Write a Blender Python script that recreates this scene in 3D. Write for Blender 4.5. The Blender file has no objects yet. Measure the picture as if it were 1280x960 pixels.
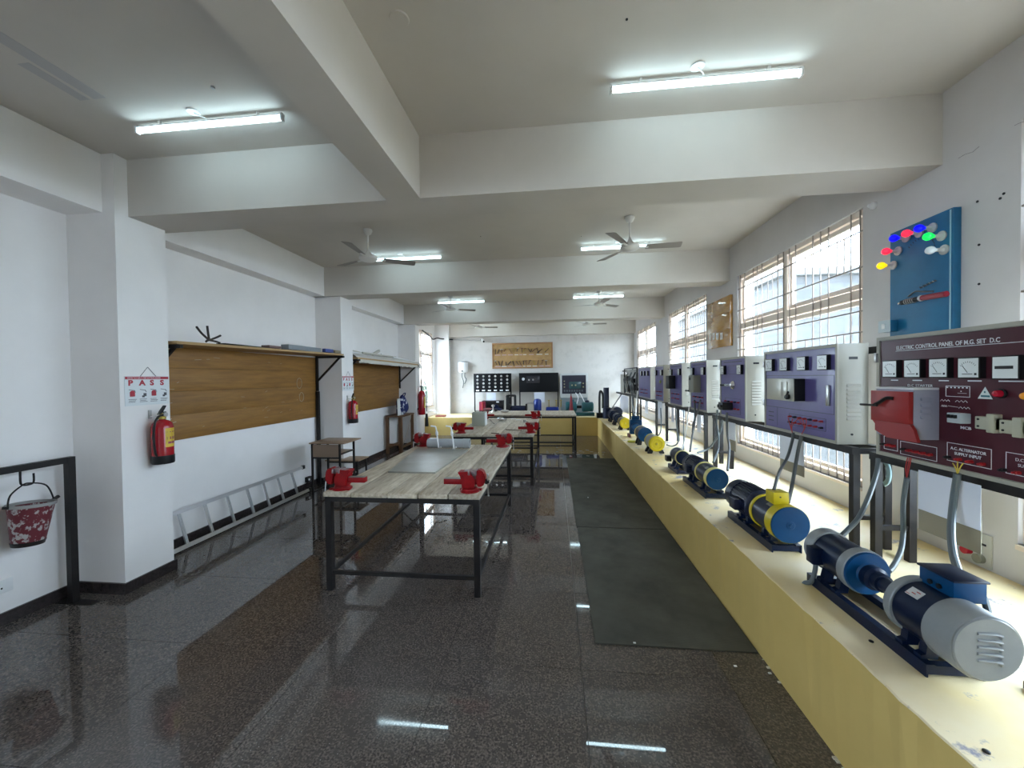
import bpy, bmesh, math, random
from mathutils import Vector, Matrix, Quaternion
random.seed(7)
S = bpy.context.scene
COL = S.collection
PI = math.pi

# ---------------------------------------------------------------- camera (measured: f = 488 px, at 1.85 m)
CAM = Vector((0, 0, 1.85)); F = 488.0
RV = Vector((0.99410436, 0.10766952, -0.01279789))
DV = Vector((-0.0109342, -0.01788194, -0.99978032))
FV = Vector((-0.10787472, 0.99402591, -0.01659924))
cd = bpy.data.cameras.new('camera'); cam = bpy.data.objects.new('camera', cd); COL.objects.link(cam)
cd.sensor_width = 36; cd.lens = F / 1280 * 36; cd.clip_start = .02; cd.clip_end = 300
M = Matrix((RV, -DV, -FV)).transposed().to_4x4(); M.translation = CAM; cam.matrix_world = M
S.camera = cam

# ---------------------------------------------------------------- sky, exposure
EXPOSURE = 2.35
SKY = 5.5
S.view_settings.view_transform = 'Standard'; S.view_settings.look = 'None'
S.view_settings.exposure = EXPOSURE; S.view_settings.gamma = 1; S.view_settings.use_curve_mapping = False
S.cycles.use_denoising = True; S.cycles.max_bounces = 10; S.cycles.diffuse_bounces = 6; S.cycles.glossy_bounces = 4
S.cycles.sample_clamp_indirect = 8; S.cycles.caustics_reflective = False; S.cycles.caustics_refractive = False
W = bpy.data.worlds.new('overcast_sky'); S.world = W; W.use_nodes = True
nt = W.node_tree; nt.nodes.clear()
wo = nt.nodes.new('ShaderNodeOutputWorld'); bg = nt.nodes.new('ShaderNodeBackground')
tc = nt.nodes.new('ShaderNodeTexCoord'); sx = nt.nodes.new('ShaderNodeSeparateXYZ'); rp = nt.nodes.new('ShaderNodeValToRGB')
nt.links.new(tc.outputs['Generated'], sx.inputs[0]); nt.links.new(sx.outputs[2], rp.inputs[0])
nt.links.new(rp.outputs[0], bg.inputs[0]); nt.links.new(bg.outputs[0], wo.inputs[0])
rp.color_ramp.elements[0].position = 0; rp.color_ramp.elements[0].color = (.67, .84, 1, 1)
rp.color_ramp.elements[1].position = 1; rp.color_ramp.elements[1].color = (.58, .77, 1, 1)
bg.inputs[1].default_value = SKY

# pixel of the photograph -> point on a plane of the room (used while laying things out)
def ray(u, v): return RV * ((u - 640) / F) + DV * ((v - 480) / F) + FV
def atx(u, v, X): d = ray(u, v); return CAM + d * (X / d.x)
def aty(u, v, Y): d = ray(u, v); return CAM + d * (Y / d.y)
def atz(u, v, Z): d = ray(u, v); return CAM + d * ((Z - CAM.z) / d.z)

# ---------------------------------------------------------------- materials
MATS = {}
def mat(name, col, rough=.5, metal=0, n=0, ns=6, n2=None, stretch=(1, 1, 1), bump=0, bs=60, emit=0, spec=.5, coat=0, bands=None, alpha=1, trans=0, rnd=0):
    """plain procedural paint/metal: base colour, noise mottling (n) towards n2, fine bump"""
    if name in MATS: return MATS[name]
    m = bpy.data.materials.new(name); m.use_nodes = True; t = m.node_tree; b = t.nodes['Principled BSDF']
    b.inputs['Base Color'].default_value = (*col, 1); b.inputs['Roughness'].default_value = rough; b.inputs['Metallic'].default_value = metal
    b.inputs['Specular IOR Level'].default_value = spec; b.inputs['Coat Weight'].default_value = coat
    b.inputs['Alpha'].default_value = alpha; b.inputs['Transmission Weight'].default_value = trans
    if emit: b.inputs['Emission Color'].default_value = (*col, 1); b.inputs['Emission Strength'].default_value = emit
    if n or bump:
        c = t.nodes.new('ShaderNodeTexCoord'); mp = t.nodes.new('ShaderNodeMapping'); mp.inputs['Scale'].default_value = stretch
        t.links.new(c.outputs['Object'], mp.inputs[0])
    if n:
        no = t.nodes.new('ShaderNodeTexNoise'); no.inputs['Scale'].default_value = ns; no.inputs['Detail'].default_value = 6; no.inputs['Roughness'].default_value = .62
        t.links.new(mp.outputs[0], no.inputs[0])
        r = t.nodes.new('ShaderNodeValToRGB'); lo, hi = bands or (.35, .7)
        r.color_ramp.elements[0].position = lo; r.color_ramp.elements[1].position = hi
        n2 = n2 or tuple(x * (1 - n) for x in col)
        r.color_ramp.elements[0].color = (*col, 1); r.color_ramp.elements[1].color = (*[a + (q - a) * (1 if n2 else n) for a, q in zip(col, n2)], 1)
        t.links.new(no.outputs[0], r.inputs[0]); t.links.new(r.outputs[0], b.inputs['Base Color'])
    if bump:
        n3 = t.nodes.new('ShaderNodeTexNoise'); n3.inputs['Scale'].default_value = bs; n3.inputs['Detail'].default_value = 4
        bp = t.nodes.new('ShaderNodeBump'); bp.inputs['Strength'].default_value = bump; bp.inputs['Distance'].default_value = .01
        t.links.new(mp.outputs[0], n3.inputs[0]); t.links.new(n3.outputs[0], bp.inputs['Height']); t.links.new(bp.outputs[0], b.inputs['Normal'])
    if rnd:
        oi = t.nodes.new('ShaderNodeObjectInfo'); ma = t.nodes.new('ShaderNodeMath'); ma.operation = 'MULTIPLY_ADD'; ma.inputs[1].default_value = rnd; ma.inputs[2].default_value = 1 - rnd / 2
        hs = t.nodes.new('ShaderNodeHueSaturation'); t.links.new(oi.outputs['Random'], ma.inputs[0]); t.links.new(ma.outputs[0], hs.inputs['Value'])
        src = [l for l in t.links if l.to_socket == b.inputs['Base Color']]
        if src: t.links.new(src[0].from_socket, hs.inputs['Color'])
        else: hs.inputs['Color'].default_value = (*col, 1)
        t.links.new(hs.outputs[0], b.inputs['Base Color'])
    MATS[name] = m; return m

def granite():
    m = bpy.data.materials.new('polished_granite'); m.use_nodes = True; t = m.node_tree; b = t.nodes['Principled BSDF']
    N = t.nodes.new; L = t.links.new
    c = N('ShaderNodeTexCoord'); oi = N('ShaderNodeObjectInfo'); va = N('ShaderNodeVectorMath'); va.operation = 'ADD'
    ge = N('ShaderNodeNewGeometry')
    sc = N('ShaderNodeVectorMath'); sc.operation = 'SCALE'; sc.inputs['Scale'].default_value = 13; L(oi.outputs['Random'], sc.inputs[0])
    L(c.outputs['Object'], va.inputs[0]); L(sc.outputs[0], va.inputs[1])
    vo = N('ShaderNodeTexVoronoi'); vo.inputs['Scale'].default_value = 55; L(va.outputs[0], vo.inputs['Vector'])
    r1 = N('ShaderNodeValToRGB'); r1.color_ramp.elements[0].position = .06; r1.color_ramp.elements[1].position = .2
    r1.color_ramp.elements[0].color = (.42, .38, .35, 1); r1.color_ramp.elements[1].color = (.07, .057, .05, 1); L(vo.outputs['Distance'], r1.inputs[0])
    no = N('ShaderNodeTexNoise'); no.inputs['Scale'].default_value = 90; no.inputs['Detail'].default_value = 6; L(va.outputs[0], no.inputs[0])
    r2 = N('ShaderNodeValToRGB'); r2.color_ramp.elements[0].position = .4; r2.color_ramp.elements[1].position = .68
    r2.color_ramp.elements[0].color = (.045, .037, .033, 1); r2.color_ramp.elements[1].color = (.19, .152, .13, 1); L(no.outputs[0], r2.inputs[0])
    vc = N('ShaderNodeTexNoise'); vc.inputs['Scale'].default_value = 34; L(va.outputs[0], vc.inputs[0])
    r3 = N('ShaderNodeValToRGB'); r3.color_ramp.elements[0].position = .54; r3.color_ramp.elements[1].position = .62; L(vc.outputs[0], r3.inputs[0])
    mx = N('ShaderNodeMix'); mx.data_type = 'RGBA'; L(r3.outputs[0], mx.inputs[0]); L(r2.outputs[0], mx.inputs[6]); L(r1.outputs[0], mx.inputs[7])
    # dusty, less glossy patches in world space
    d = N('ShaderNodeTexNoise'); d.inputs['Scale'].default_value = 1.1; d.inputs['Detail'].default_value = 7; L(ge.outputs['Position'], d.inputs[0])
    r4 = N('ShaderNodeValToRGB'); r4.color_ramp.elements[0].position = .45; r4.color_ramp.elements[1].position = .72
    r4.color_ramp.elements[0].color = (.015, .015, .015, 1); r4.color_ramp.elements[1].color = (.10, .10, .10, 1); L(d.outputs[0], r4.inputs[0]); L(r4.outputs[0], b.inputs['Roughness'])
    r5 = N('ShaderNodeValToRGB'); r5.color_ramp.elements[0].position = .48; r5.color_ramp.elements[1].position = .85
    r5.color_ramp.elements[0].color = (0, 0, 0, 1); r5.color_ramp.elements[1].color = (.55, .55, .55, 1); L(d.outputs[0], r5.inputs[0])
    m2 = N('ShaderNodeMix'); m2.data_type = 'RGBA'; L(r5.outputs[0], m2.inputs[0]); L(mx.outputs[2], m2.inputs[6]); m2.inputs[7].default_value = (.16, .15, .145, 1)
    L(m2.outputs[2], b.inputs['Base Color']); b.inputs['Specular IOR Level'].default_value = .62
    MATS['granite'] = m; return m
GRANITE = granite()
WALLR = mat('shaded_white_paint', (.64, .61, .60), .85, n=.05, ns=1.6, n2=(.59, .56, .55), bump=.06, bs=14)  # darker copy of the wall paint: the window wall's shade is in the colour
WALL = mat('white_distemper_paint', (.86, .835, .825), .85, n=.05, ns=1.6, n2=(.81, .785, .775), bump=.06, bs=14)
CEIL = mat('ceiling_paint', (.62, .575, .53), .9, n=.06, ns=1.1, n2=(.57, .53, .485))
GROUT = mat('grey_grout', (.42, .38, .34), .8)
SKIRT = mat('dark_granite_skirting', (.045, .035, .035), .25, n=.5, ns=40)
YEL = mat('ochre_yellow_paint', (.68, .49, .165), .6, n=.3, ns=1.3, n2=(.60, .42, .13))
def bench_top_mat():
    m = bpy.data.materials.new('worn_cream_paint'); m.use_nodes = True; t = m.node_tree; b = t.nodes['Principled BSDF']; N = t.nodes.new; L = t.links.new
    ge = N('ShaderNodeNewGeometry')
    a = N('ShaderNodeTexNoise'); a.inputs['Scale'].default_value = 1.7; a.inputs['Detail'].default_value = 6; L(ge.outputs['Position'], a.inputs[0])
    r = N('ShaderNodeValToRGB'); r.color_ramp.elements[0].position = .38; r.color_ramp.elements[1].position = .62
    r.color_ramp.elements[0].color = (.80, .61, .27, 1); r.color_ramp.elements[1].color = (.84, .70, .46, 1); L(a.outputs[0], r.inputs[0])
    s = N('ShaderNodeTexNoise'); s.inputs['Scale'].default_value = 3.6; s.inputs['Detail'].default_value = 8; s.inputs['Roughness'].default_value = .7; L(ge.outputs['Position'], s.inputs[0])
    r2 = N('ShaderNodeValToRGB'); r2.color_ramp.elements[0].position = .585; r2.color_ramp.elements[1].position = .64; L(s.outputs[0], r2.inputs[0])
    mx = N('ShaderNodeMix'); mx.data_type = 'RGBA'; L(r2.outputs[0], mx.inputs[0]); L(r.outputs[0], mx.inputs[6]); mx.inputs[7].default_value = (.28, .26, .30, 1)
    L(mx.outputs[2], b.inputs['Base Color']); b.inputs['Roughness'].default_value = .5
    return m
CREAM = bench_top_mat()
BLACKP = mat('black_enamel_paint', (.009, .008, .009), .42, n=.4, ns=9, n2=(.02, .016, .014), spec=.3)
BLACK = mat('black_plastic', (.007, .007, .008), .4, spec=.35)
STEEL = mat('brushed_steel', (.55, .55, .56), .3, 1)
ALU = mat('aluminium', (.62, .63, .65), .28, 1)
CHROME = mat('chrome', (.8, .8, .82), .12, 1)
CABG = mat('grey_green_cabinet_paint', (.345, .325, .27), .42, bump=.02)
PURP = mat('purple_enamel_panel', (.115, .095, .27), .3, n=.2, ns=3, spec=.4, coat=.12)
MAROON = mat('maroon_enamel_panel', (.07, .014, .022), .3, n=.2, ns=3, spec=.3)
WHITEP = mat('white_print', (.7, .7, .72), .6)
DIAL = mat('meter_dial_white', (.72, .75, .73), .25)
REDV = mat('red_vise_paint', (.31, .004, .007), .4, n=.5, ns=14, n2=(.18, .003, .005), spec=.2)
REDX = mat('red_gloss_paint', (.36, .006, .014), .2)
WHITE = mat('white_plastic', (.8, .8, .8), .35)
PVC = mat('grey_pvc', (.42, .44, .46), .4)
CONDUIT = mat('grey_conduit', (.095, .115, .122), .36)
CONDUITD = mat('dark_grey_conduit', (.09, .095, .10), .4)
BLUED = mat('navy_machine_paint', (.0022, .009, .034), .32, n=.4, ns=8, spec=.3)
BLUEM = mat('blue_machine_paint', (.001, .052, .15), .4, n=.25, ns=8, spec=.2)
NAVYF = mat('dark_fin_paint', (.006, .010, .034), .38, spec=.4)
MYEL = mat('yellow_machine_paint', (.62, .48, .012), .35, n=.2, ns=8, spec=.4)
PALEY = mat('pale_yellow_band', (.72, .62, .20), .35)
MGREY = mat('silver_grey_machine_paint', (.24, .25, .255), .35, n=.15, ns=10)
TEAL = mat('teal_machine_paint', (.015, .12, .14), .4, n=.3, ns=9)
PLY = mat('brown_plywood', (.29, .14, .028), .5, n=.3, ns=4.5, n2=(.20, .092, .018), bands=(.35, .65), rnd=.2, stretch=(3, .5, 5), bump=.05)
PLYE = mat('plywood_edge', (.42, .27, .12), .6)
PLANK = mat('worn_workbench_timber', (.62, .55, .44), .7, n=.4, ns=5, n2=(.36, .28, .19), stretch=(7, .8, 7), bump=.25, bs=20, rnd=.35)
PLANKE = mat('timber_end', (.26, .17, .085), .7, n=.3, ns=9)
WOOD = mat('brown_timber', (.15, .07, .03), .5, n=.4, ns=6, stretch=(5, 5, 1))
LAM = mat('brown_laminate', (.36, .24, .15), .4, n=.15, ns=5)
GLOSSW = mat('varnished_board', (.50, .27, .07), .1, n=.3, ns=4, n2=(.36, .17, .04), stretch=(1, 1, 5), coat=.8)
PAPER = mat('paper', (.68, .70, .78), .8)
CARD = mat('brown_card', (.25, .22, .16), .8)
FRAMEP = mat('cream_window_paint', (.78, .66, .56), .5)
BARM = mat('window_bar_paint', (.30, .24, .20), .5)
GLASS = mat('window_glass', (.9, .95, .95), .02, alpha=.12, spec=.5)
BLUEB = mat('blue_board_paint', (.012, .15, .31), .45, n=.3, ns=4)

# ---------------------------------------------------------------- mesh helpers
class MB:
    def __init__(s): s.bm = bmesh.new(); s.m = 0
    def _mark(s, fs):
        for f in fs: f.material_index = s.m
    def box(s, x0, x1, y0, y1, z0, z1, bev=0):
        b = bmesh.new()
        vs = [b.verts.new((x, y, z)) for x in (x0, x1) for y in (y0, y1) for z in (z0, z1)]
        for q in ((0, 1, 3, 2), (4, 6, 7, 5), (0, 4, 5, 1), (2, 3, 7, 6), (0, 2, 6, 4), (1, 5, 7, 3)): b.faces.new([vs[i] for i in q])
        if bev: bmesh.ops.bevel(b, geom=list(b.edges), offset=bev, segments=2, affect='EDGES', profile=.5)
        s._add(b); return s
    def _add(s, b, mtx=None):
        if mtx is not None: bmesh.ops.transform(b, matrix=mtx, verts=b.verts)
        bmesh.ops.recalc_face_normals(b, faces=b.faces)
        mp = {v: s.bm.verts.new(v.co) for v in b.verts}
        for f in b.faces:
            try: g = s.bm.faces.new([mp[v] for v in f.verts]); g.material_index = s.m
            except ValueError: pass
        b.free()
    def bar(s, p0, p1, w, h=None, up=(0, 0, 1)):
        """rectangular bar from p0 to p1, w across, h in the up direction"""
        h = h or w; p0 = Vector(p0); p1 = Vector(p1); d = (p1 - p0); L = d.length; d.normalize(); up = Vector(up)
        if abs(d.dot(up)) > .95: up = Vector((1, 0, 0))
        sd = d.cross(up).normalized(); u = sd.cross(d).normalized()
        b = bmesh.new(); vs = [b.verts.new(p0 + d * (L * k) + sd * (w / 2 * i) + u * (h / 2 * j)) for k in (0, 1) for i in (-1, 1) for j in (-1, 1)]
        for q in ((0, 1, 3, 2), (4, 6, 7, 5), (0, 4, 5, 1), (2, 3, 7, 6), (0, 2, 6, 4), (1, 5, 7, 3)): b.faces.new([vs[i] for i in q])
        s._add(b); return s
    def lathe(s, prof, o=(0, 0, 0), ax=(0, 0, 1), seg=24, caps=True):
        """prof: (radius, height along axis)"""
        ax = Vector(ax).normalized(); o = Vector(o); q = Vector((0, 0, 1)).rotation_difference(ax).to_matrix()
        b = bmesh.new(); rings = []
        for r, h in prof:
            if r < 1e-5: rings.append([b.verts.new(o + q @ Vector((0, 0, h)))]); continue
            rings.append([b.verts.new(o + q @ Vector((r * math.cos(2 * PI * i / seg), r * math.sin(2 * PI * i / seg), h))) for i in range(seg)])
        for A, B in zip(rings, rings[1:]):
            for i in range(seg):
                j = (i + 1) % seg
                if len(A) == 1 and len(B) == 1: continue
                if len(A) == 1: b.faces.new([A[0], B[i], B[j]])
                elif len(B) == 1: b.faces.new([A[i], A[j], B[0]])
                else: b.faces.new([A[i], A[j], B[j], B[i]])
        if caps:
            for R in (rings[0], rings[-1]):
                if len(R) > 2: b.faces.new(R)
        s._add(b); return s
    def cyl(s, p0, p1, r, r1=None, seg=16):
        p0 = Vector(p0); p1 = Vector(p1); return s.lathe([(r, 0), (r if r1 is None else r1, (p1 - p0).length)], p0, p1 - p0, seg)
    def tube(s, pts, r, seg=8, n=6):
        P = [Vector(p) for p in pts]
        if len(P) > 2 and n > 1:
            Q = []
            for i in range(len(P) - 1):
                a = P[max(i - 1, 0)]; b_ = P[i]; c = P[i + 1]; d = P[min(i + 2, len(P) - 1)]
                for k in range(n):
                    t = k / n
                    Q.append(.5 * ((2 * b_) + (c - a) * t + (2 * a - 5 * b_ + 4 * c - d) * t * t + (3 * b_ - a - 3 * c + d) * t ** 3))
            P = Q + [P[-1]]
        b = bmesh.new(); rings = []; up = None
        for i, p in enumerate(P):
            t = (P[min(i + 1, len(P) - 1)] - P[max(i - 1, 0)]).normalized()
            if up is None: up = t.orthogonal().normalized()
            up = (up - t * up.dot(t)).normalized(); sd = t.cross(up)
            rings.append([b.verts.new(p + (up * math.cos(2 * PI * k / seg) + sd * math.sin(2 * PI * k / seg)) * r) for k in range(seg)])
        for A, B in zip(rings, rings[1:]):
            for k in range(seg): b.faces.new([A[k], A[(k + 1) % seg], B[(k + 1) % seg], B[k]])
        b.faces.new(rings[0]); b.faces.new(rings[-1]); s._add(b); return s
    def prism(s, poly, plane, a0, a1):
        """2-D outline extruded: plane 'xz' along y, 'yz' along x, 'xy' along z"""
        f = {'xz': lambda p, a: (p[0], a, p[1]), 'yz': lambda p, a: (a, p[0], p[1]), 'xy': lambda p, a: (p[0], p[1], a)}[plane]
        b = bmesh.new(); A = [b.verts.new(f(p, a0)) for p in poly]; B = [b.verts.new(f(p, a1)) for p in poly]
        b.faces.new(A); b.faces.new(B[::-1]); n = len(poly)
        for i in range(n): b.faces.new([A[i], A[(i + 1) % n], B[(i + 1) % n], B[i]])
        s._add(b); return s
    def quad(s, *p):
        s.bm.faces.new([s.bm.verts.new(q) for q in p]).material_index = s.m; return s
    def ball(s, c, r, seg=12, sc=(1, 1, 1)):
        b = bmesh.new(); bmesh.ops.create_uvsphere(b, u_segments=seg, v_segments=max(6, seg * 2 // 3), radius=r)
        s._add(b, Matrix.Translation(Vector(c)) @ Matrix.Diagonal((*sc, 1))); return s
    def build(s, name, mats, parent=None, label=None, angle=35, smooth=True):
        me = bpy.data.meshes.new(name)
        off = Vector((0, 0, 0)); p = parent
        while p is not None: off += p.location; p = p.parent
        if off.length: bmesh.ops.translate(s.bm, vec=-off, verts=s.bm.verts)
        s.bm.to_mesh(me); s.bm.free()
        for m in (mats if isinstance(mats, (list, tuple)) else [mats]): me.materials.append(m)
        if smooth:
            me.polygons.foreach_set('use_smooth', [True] * len(me.polygons)); me.set_sharp_from_angle(angle=math.radians(angle))
        o = bpy.data.objects.new(name, me); COL.objects.link(o); o.parent = parent
        if label: o['label'] = label
        return o

def tag(o, label, cat, group=None):
    o['label'] = label; o['category'] = cat
    if group: o['group'] = group
    return o
def thing(name, label, cat, loc=(0, 0, 0), group=None):
    o = bpy.data.objects.new(name, None); COL.objects.link(o); o.location = loc; o.empty_display_size = .1
    return tag(o, label, cat, group)
def kids(o): return [c for c in KIDS.get(o.name, [])]
def copy_tree(src, loc, rotz=0, label=None, scale=None):
    """copy a thing with its parts and sub-parts"""
    def rec(o, par):
        c = o.copy(); COL.objects.link(c); c.parent = par
        for ch in [k for k in list(COL.objects) if k.parent is o]: rec(ch, c)
        return c
    r = rec(src, None); r.location = loc; r.rotation_euler = (0, 0, rotz)
    if label: r['label'] = label
    if scale: r.scale = scale
    return r
def structure(o): o['kind'] = 'structure'; return o
def sempty(name, loc=(0, 0, 0)):
    o = bpy.data.objects.new(name, None); COL.objects.link(o); o.location = loc; o['kind'] = 'structure'; return o
def text(name, body, size, origin, right, up, m, parent, depth=.001, align='LEFT', sx=1.0, bold=0):
    """flat printed lettering as a mesh; origin = baseline start, right/up = world directions"""
    cu = bpy.data.curves.new(name, 'FONT'); cu.body = body; cu.size = size; cu.align_x = align; cu.extrude = depth / 2; cu.resolution_u = 3; cu.offset = bold
    t = bpy.data.objects.new(name, cu); COL.objects.link(t)
    dg = bpy.context.evaluated_depsgraph_get(); me = bpy.data.meshes.new_from_object(t.evaluated_get(dg)); bpy.data.objects.remove(t)
    r = Vector(right).normalized(); u = Vector(up).normalized(); nrm = r.cross(u)
    mt = Matrix((r * sx, u, nrm)).transposed().to_4x4(); mt.translation = Vector(origin)
    off = Vector((0, 0, 0)); p = parent
    while p is not None: off += p.location; p = p.parent
    mt.translation -= off; me.transform(mt); me.materials.clear(); me.materials.append(m)
    o = bpy.data.objects.new(name, me); COL.objects.link(o); o.parent = parent; return o

# ================================================================ THE SETTING
XR = 2.756; XL = -4.23; XC = -3.75; YF = 13.9; YB = -3.6; ZC = 3.823; ZB = 3.322; PZ = .575
# floor of polished tiles, each its own slab
fl = structure(MB().box(-4.45, 2.98, YB, YF + .2, -.16, -.012).build('floor', GROUT))
T = .88; g = .0016; proto = None
for i in range(-5, 4):
    for j in range(-7, 14):
        x0 = -.73 + i * T; y0 = 2.465 + j * T; x1 = x0 + T; y1 = y0 + T
        if x0 > 1.4 or x1 < -4.4 or y1 < YB or y0 > 13.0: continue
        cx, cy = (x0 + x1) / 2, (y0 + y1) / 2
        if proto is None:
            b = MB(); b.box(-T / 2 + g, T / 2 - g, -T / 2 + g, T / 2 - g, -.012, 0); proto = b.build('floor_tile', GRANITE, fl, smooth=False); proto.location = (cx, cy, 0)
        else:
            o = proto.copy(); COL.objects.link(o); o.location = (cx, cy, 0); o.parent = fl
# ceiling with its beams
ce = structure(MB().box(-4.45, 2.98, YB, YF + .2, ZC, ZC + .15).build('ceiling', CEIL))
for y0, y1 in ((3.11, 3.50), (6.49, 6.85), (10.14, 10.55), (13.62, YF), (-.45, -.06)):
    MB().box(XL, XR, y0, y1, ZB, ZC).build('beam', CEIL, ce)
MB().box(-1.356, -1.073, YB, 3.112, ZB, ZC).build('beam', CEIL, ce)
for x, y in ((-.823, 2.095), (.1, .9)):   # blank cover plates
    MB().lathe([(.055, 0), (.05, -.006), (0, -.007)], (x, y, ZC), seg=20).build('cover_plate', CEIL, ce)
b = MB()
for x, y in ((-.80, 2.08), (-.795, 2.06), (.42, 2.25), (1.4, 1.9), (.4, 5.6), (-1.0, 5.4), (-2.25, 2.42)): b.cyl((x, y, ZC - .004), (x, y, ZC), .007, seg=8)
b.build('screw_hole', BLACK, ce)
b = MB(); b.cyl((-2.253, 2.419, ZC - .012), (-2.253, 2.419, ZC), .012, seg=8); b.build('fan_hook', STEEL, ce)

# right wall with its four windows
WIN = [(3.83, 6.24), (7.43, 9.84), (11.02, 13.45), (.23, 2.64)]
WZ0, WZ1 = .81, 3.33
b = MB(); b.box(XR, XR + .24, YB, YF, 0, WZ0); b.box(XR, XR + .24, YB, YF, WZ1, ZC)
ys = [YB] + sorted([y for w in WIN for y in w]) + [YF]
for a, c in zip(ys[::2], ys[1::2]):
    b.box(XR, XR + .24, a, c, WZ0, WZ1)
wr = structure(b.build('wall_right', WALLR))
# left wall: openings in the far bay and, added for light, behind the camera
b = MB(); W4 = (11.0, 13.38); LZ0, LZ1 = .9, 3.42
W0 = (-3.2, -.8); b.box(XL - .2, XL, YB, W0[0], 0, ZC); b.box(XL - .2, XL, W0[1], W4[0], 0, ZC); b.box(XL - .2, XL, W0[0], W0[1], 0, LZ0); b.box(XL - .2, XL, W0[0], W0[1], LZ1, ZC); b.box(XL - .2, XL, W4[1], YF, 0, ZC); b.box(XL - .2, XL, W4[0], W4[1], 0, LZ0); b.box(XL - .2, XL, W4[0], W4[1], LZ1, ZC)
wl = structure(b.build('wall_left', WALL))
for y0, y1 in ((3.0, 3.44), (6.57, 6.96), (10.28, 10.6), (13.6, YF), (-.5, -.06)):
    MB().box(XL, XC, y0, y1, 0, ZC).build('column', WALL, wl)
MB().box(XL, -3.87, -.06, 3.0, ZB, ZC).build('wall_beam', WALL, wl)
MB().box(XL, -4.0, 3.44, 6.57, ZB, ZC).build('wall_beam', WALL, wl)
MB().box(XL, -4.0, 6.96, 10.28, ZB, ZC).build('wall_beam', WALL, wl)
MB().cyl((XC + .03, 13.56, PZ), (XC + .03, 13.56, ZC), .025, seg=10).build('drain_pipe', WHITE, wl)
wf = structure(MB().box(-4.45, 2.98, YF, YF + .2, 0, ZC).build('wall_far', mat('far_wall_paint', (.58, .55, .515), .85, n=.3, ns=5, n2=(.50, .475, .44), bands=(.5, .75), bump=.1, bs=12)))
wb = structure(MB().box(-4.45, 2.98, YB - .2, YB, 0, ZC).build('wall_back', WALL))
# skirting
SH = .095
b = MB(); sk = .018
def run(x0, y0, x1, y1): b.box(min(x0, x1), max(x0, x1), min(y0, y1), max(y0, y1), 0, SH)
run(XL, -.06, XL + sk, 3.0); run(XL, 3.0 - sk, XC, 3.0); run(XC, 3.0 - sk, XC + sk, 3.44 + sk); run(XL, 3.44, XC, 3.44 + sk)
run(XL, 3.44, XL + sk, 6.57); run(XL, 6.57 - sk, XC, 6.57); run(XC, 6.57 - sk, XC + sk, 6.96 + sk); run(XL, 6.96, XC, 6.96 + sk)
run(XL, 6.96, XL + sk, 10.28); run(XL, 10.28 - sk, XC, 10.28); run(XC, 10.28 - sk, XC + sk, 10.6 + sk); run(XL, 10.6, XL + sk, 12.35)
structure(b.build('baseboard_left', SKIRT))

# windows: frame, mullion, sashes with panes, security bars one by one
def window(name, x, y0, y1, z0, z1, side=1, detail=True):
    """side=+1: outdoors towards +x"""
    w = sempty(name, (x, (y0 + y1) / 2, z0)); s = side
    fx0, fx1 = sorted((x + s * .03, x + s * .09)); ym = (y0 + y1) / 2 + .02; zt = z0 + (z1 - z0) * .70 - .0
    b = MB(); t = .05
    b.box(fx0, fx1, y0, y0 + t, z0, z1); b.box(fx0, fx1, y1 - t, y1, z0, z1); b.box(fx0, fx1, y0 + t, y1 - t, z0, z0 + t); b.box(fx0, fx1, y0 + t, y1 - t, z1 - t, z1)
    b.build('window_frame', FRAMEP, w)
    MB().box(fx0 - .006, fx1 + .006, ym - .035, ym + .035, z0 + t, z1 - t).build('mullion', FRAMEP, w)
    MB().box(fx0 - .004, fx1 + .004, y0 + t, y1 - t, zt - .04, zt + .04).build('transom', FRAMEP, w)
    MB().box(*sorted((x - s * .015, x + s * .03)), y0, y1, z0 - .03, z0).build('window_sill', FRAMEP, w)
    for a, c in ((y0 + t, ym - .035), (ym + .035, y1 - t)):
        for d, e in ((z0 + t, zt - .04), (zt + .04, z1 - t)):
            b = MB(); q = .045; sx0, sx1 = sorted((x + s * .05, x + s * .08)); gap = .012
            a_, c_, d_, e_ = a + gap, c - gap, d + gap, e - gap
            b.box(sx0, sx1, a_, a_ + q, d_, e_); b.box(sx0, sx1, c_ - q, c_, d_, e_); b.box(sx0, sx1, a_ + q, c_ - q, d_, d_ + q); b.box(sx0, sx1, a_ + q, c_ - q, e_ - q, e_)
            sa = b.build('sash', FRAMEP, w)
            MB().box(x + s * .063, x + s * .067, a_ + q, c_ - q, d_ + q, e_ - q).build('pane', GLASS, sa)
    bx = x + s * .008
    for f in (.245, .30, .50, .56, .635, .792, .92) if detail else (.3, .6, .8):   # flat rails across
        z = z0 + (z1 - z0) * f
        MB().box(bx - .004, bx + .004, y0, y1, z - .006, z + .006).build('grille_rail', BARM, w)
    for f, full in ((.025, 1), (.07, 1), (.105, 0), (.145, 0), (.195, 1), (.245, 1), (.295, 1), (.345, 0), (.42, 1), (.47, 1), (.52, 1), (.57, 1), (.62, 0), (.665, 0), (.725, 1), (.775, 1), (.82, 1), (.92, 1), (.975, 1)):
        y = y0 + (y1 - y0) * f; 
        za, zb_ = (z0, z1) if full else (z0 + (z1 - z0) * .792, z0 + (z1 - z0) * .92)
        MB().bar((bx + .012 * s, y, za), (bx + .012 * s, y, zb_), .009).build('grille_bar', BARM, w)
        if not full: MB().bar((bx + .012 * s, y, z0), (bx + .012 * s, y, z0 + (z1 - z0) * .56), .009).build('grille_bar', BARM, w)
    return w
window('window_3', XR, *WIN[0], WZ0, WZ1); window('window_2', XR, *WIN[1], WZ0, WZ1); window('window_1', XR, *WIN[2], WZ0, WZ1)
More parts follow.
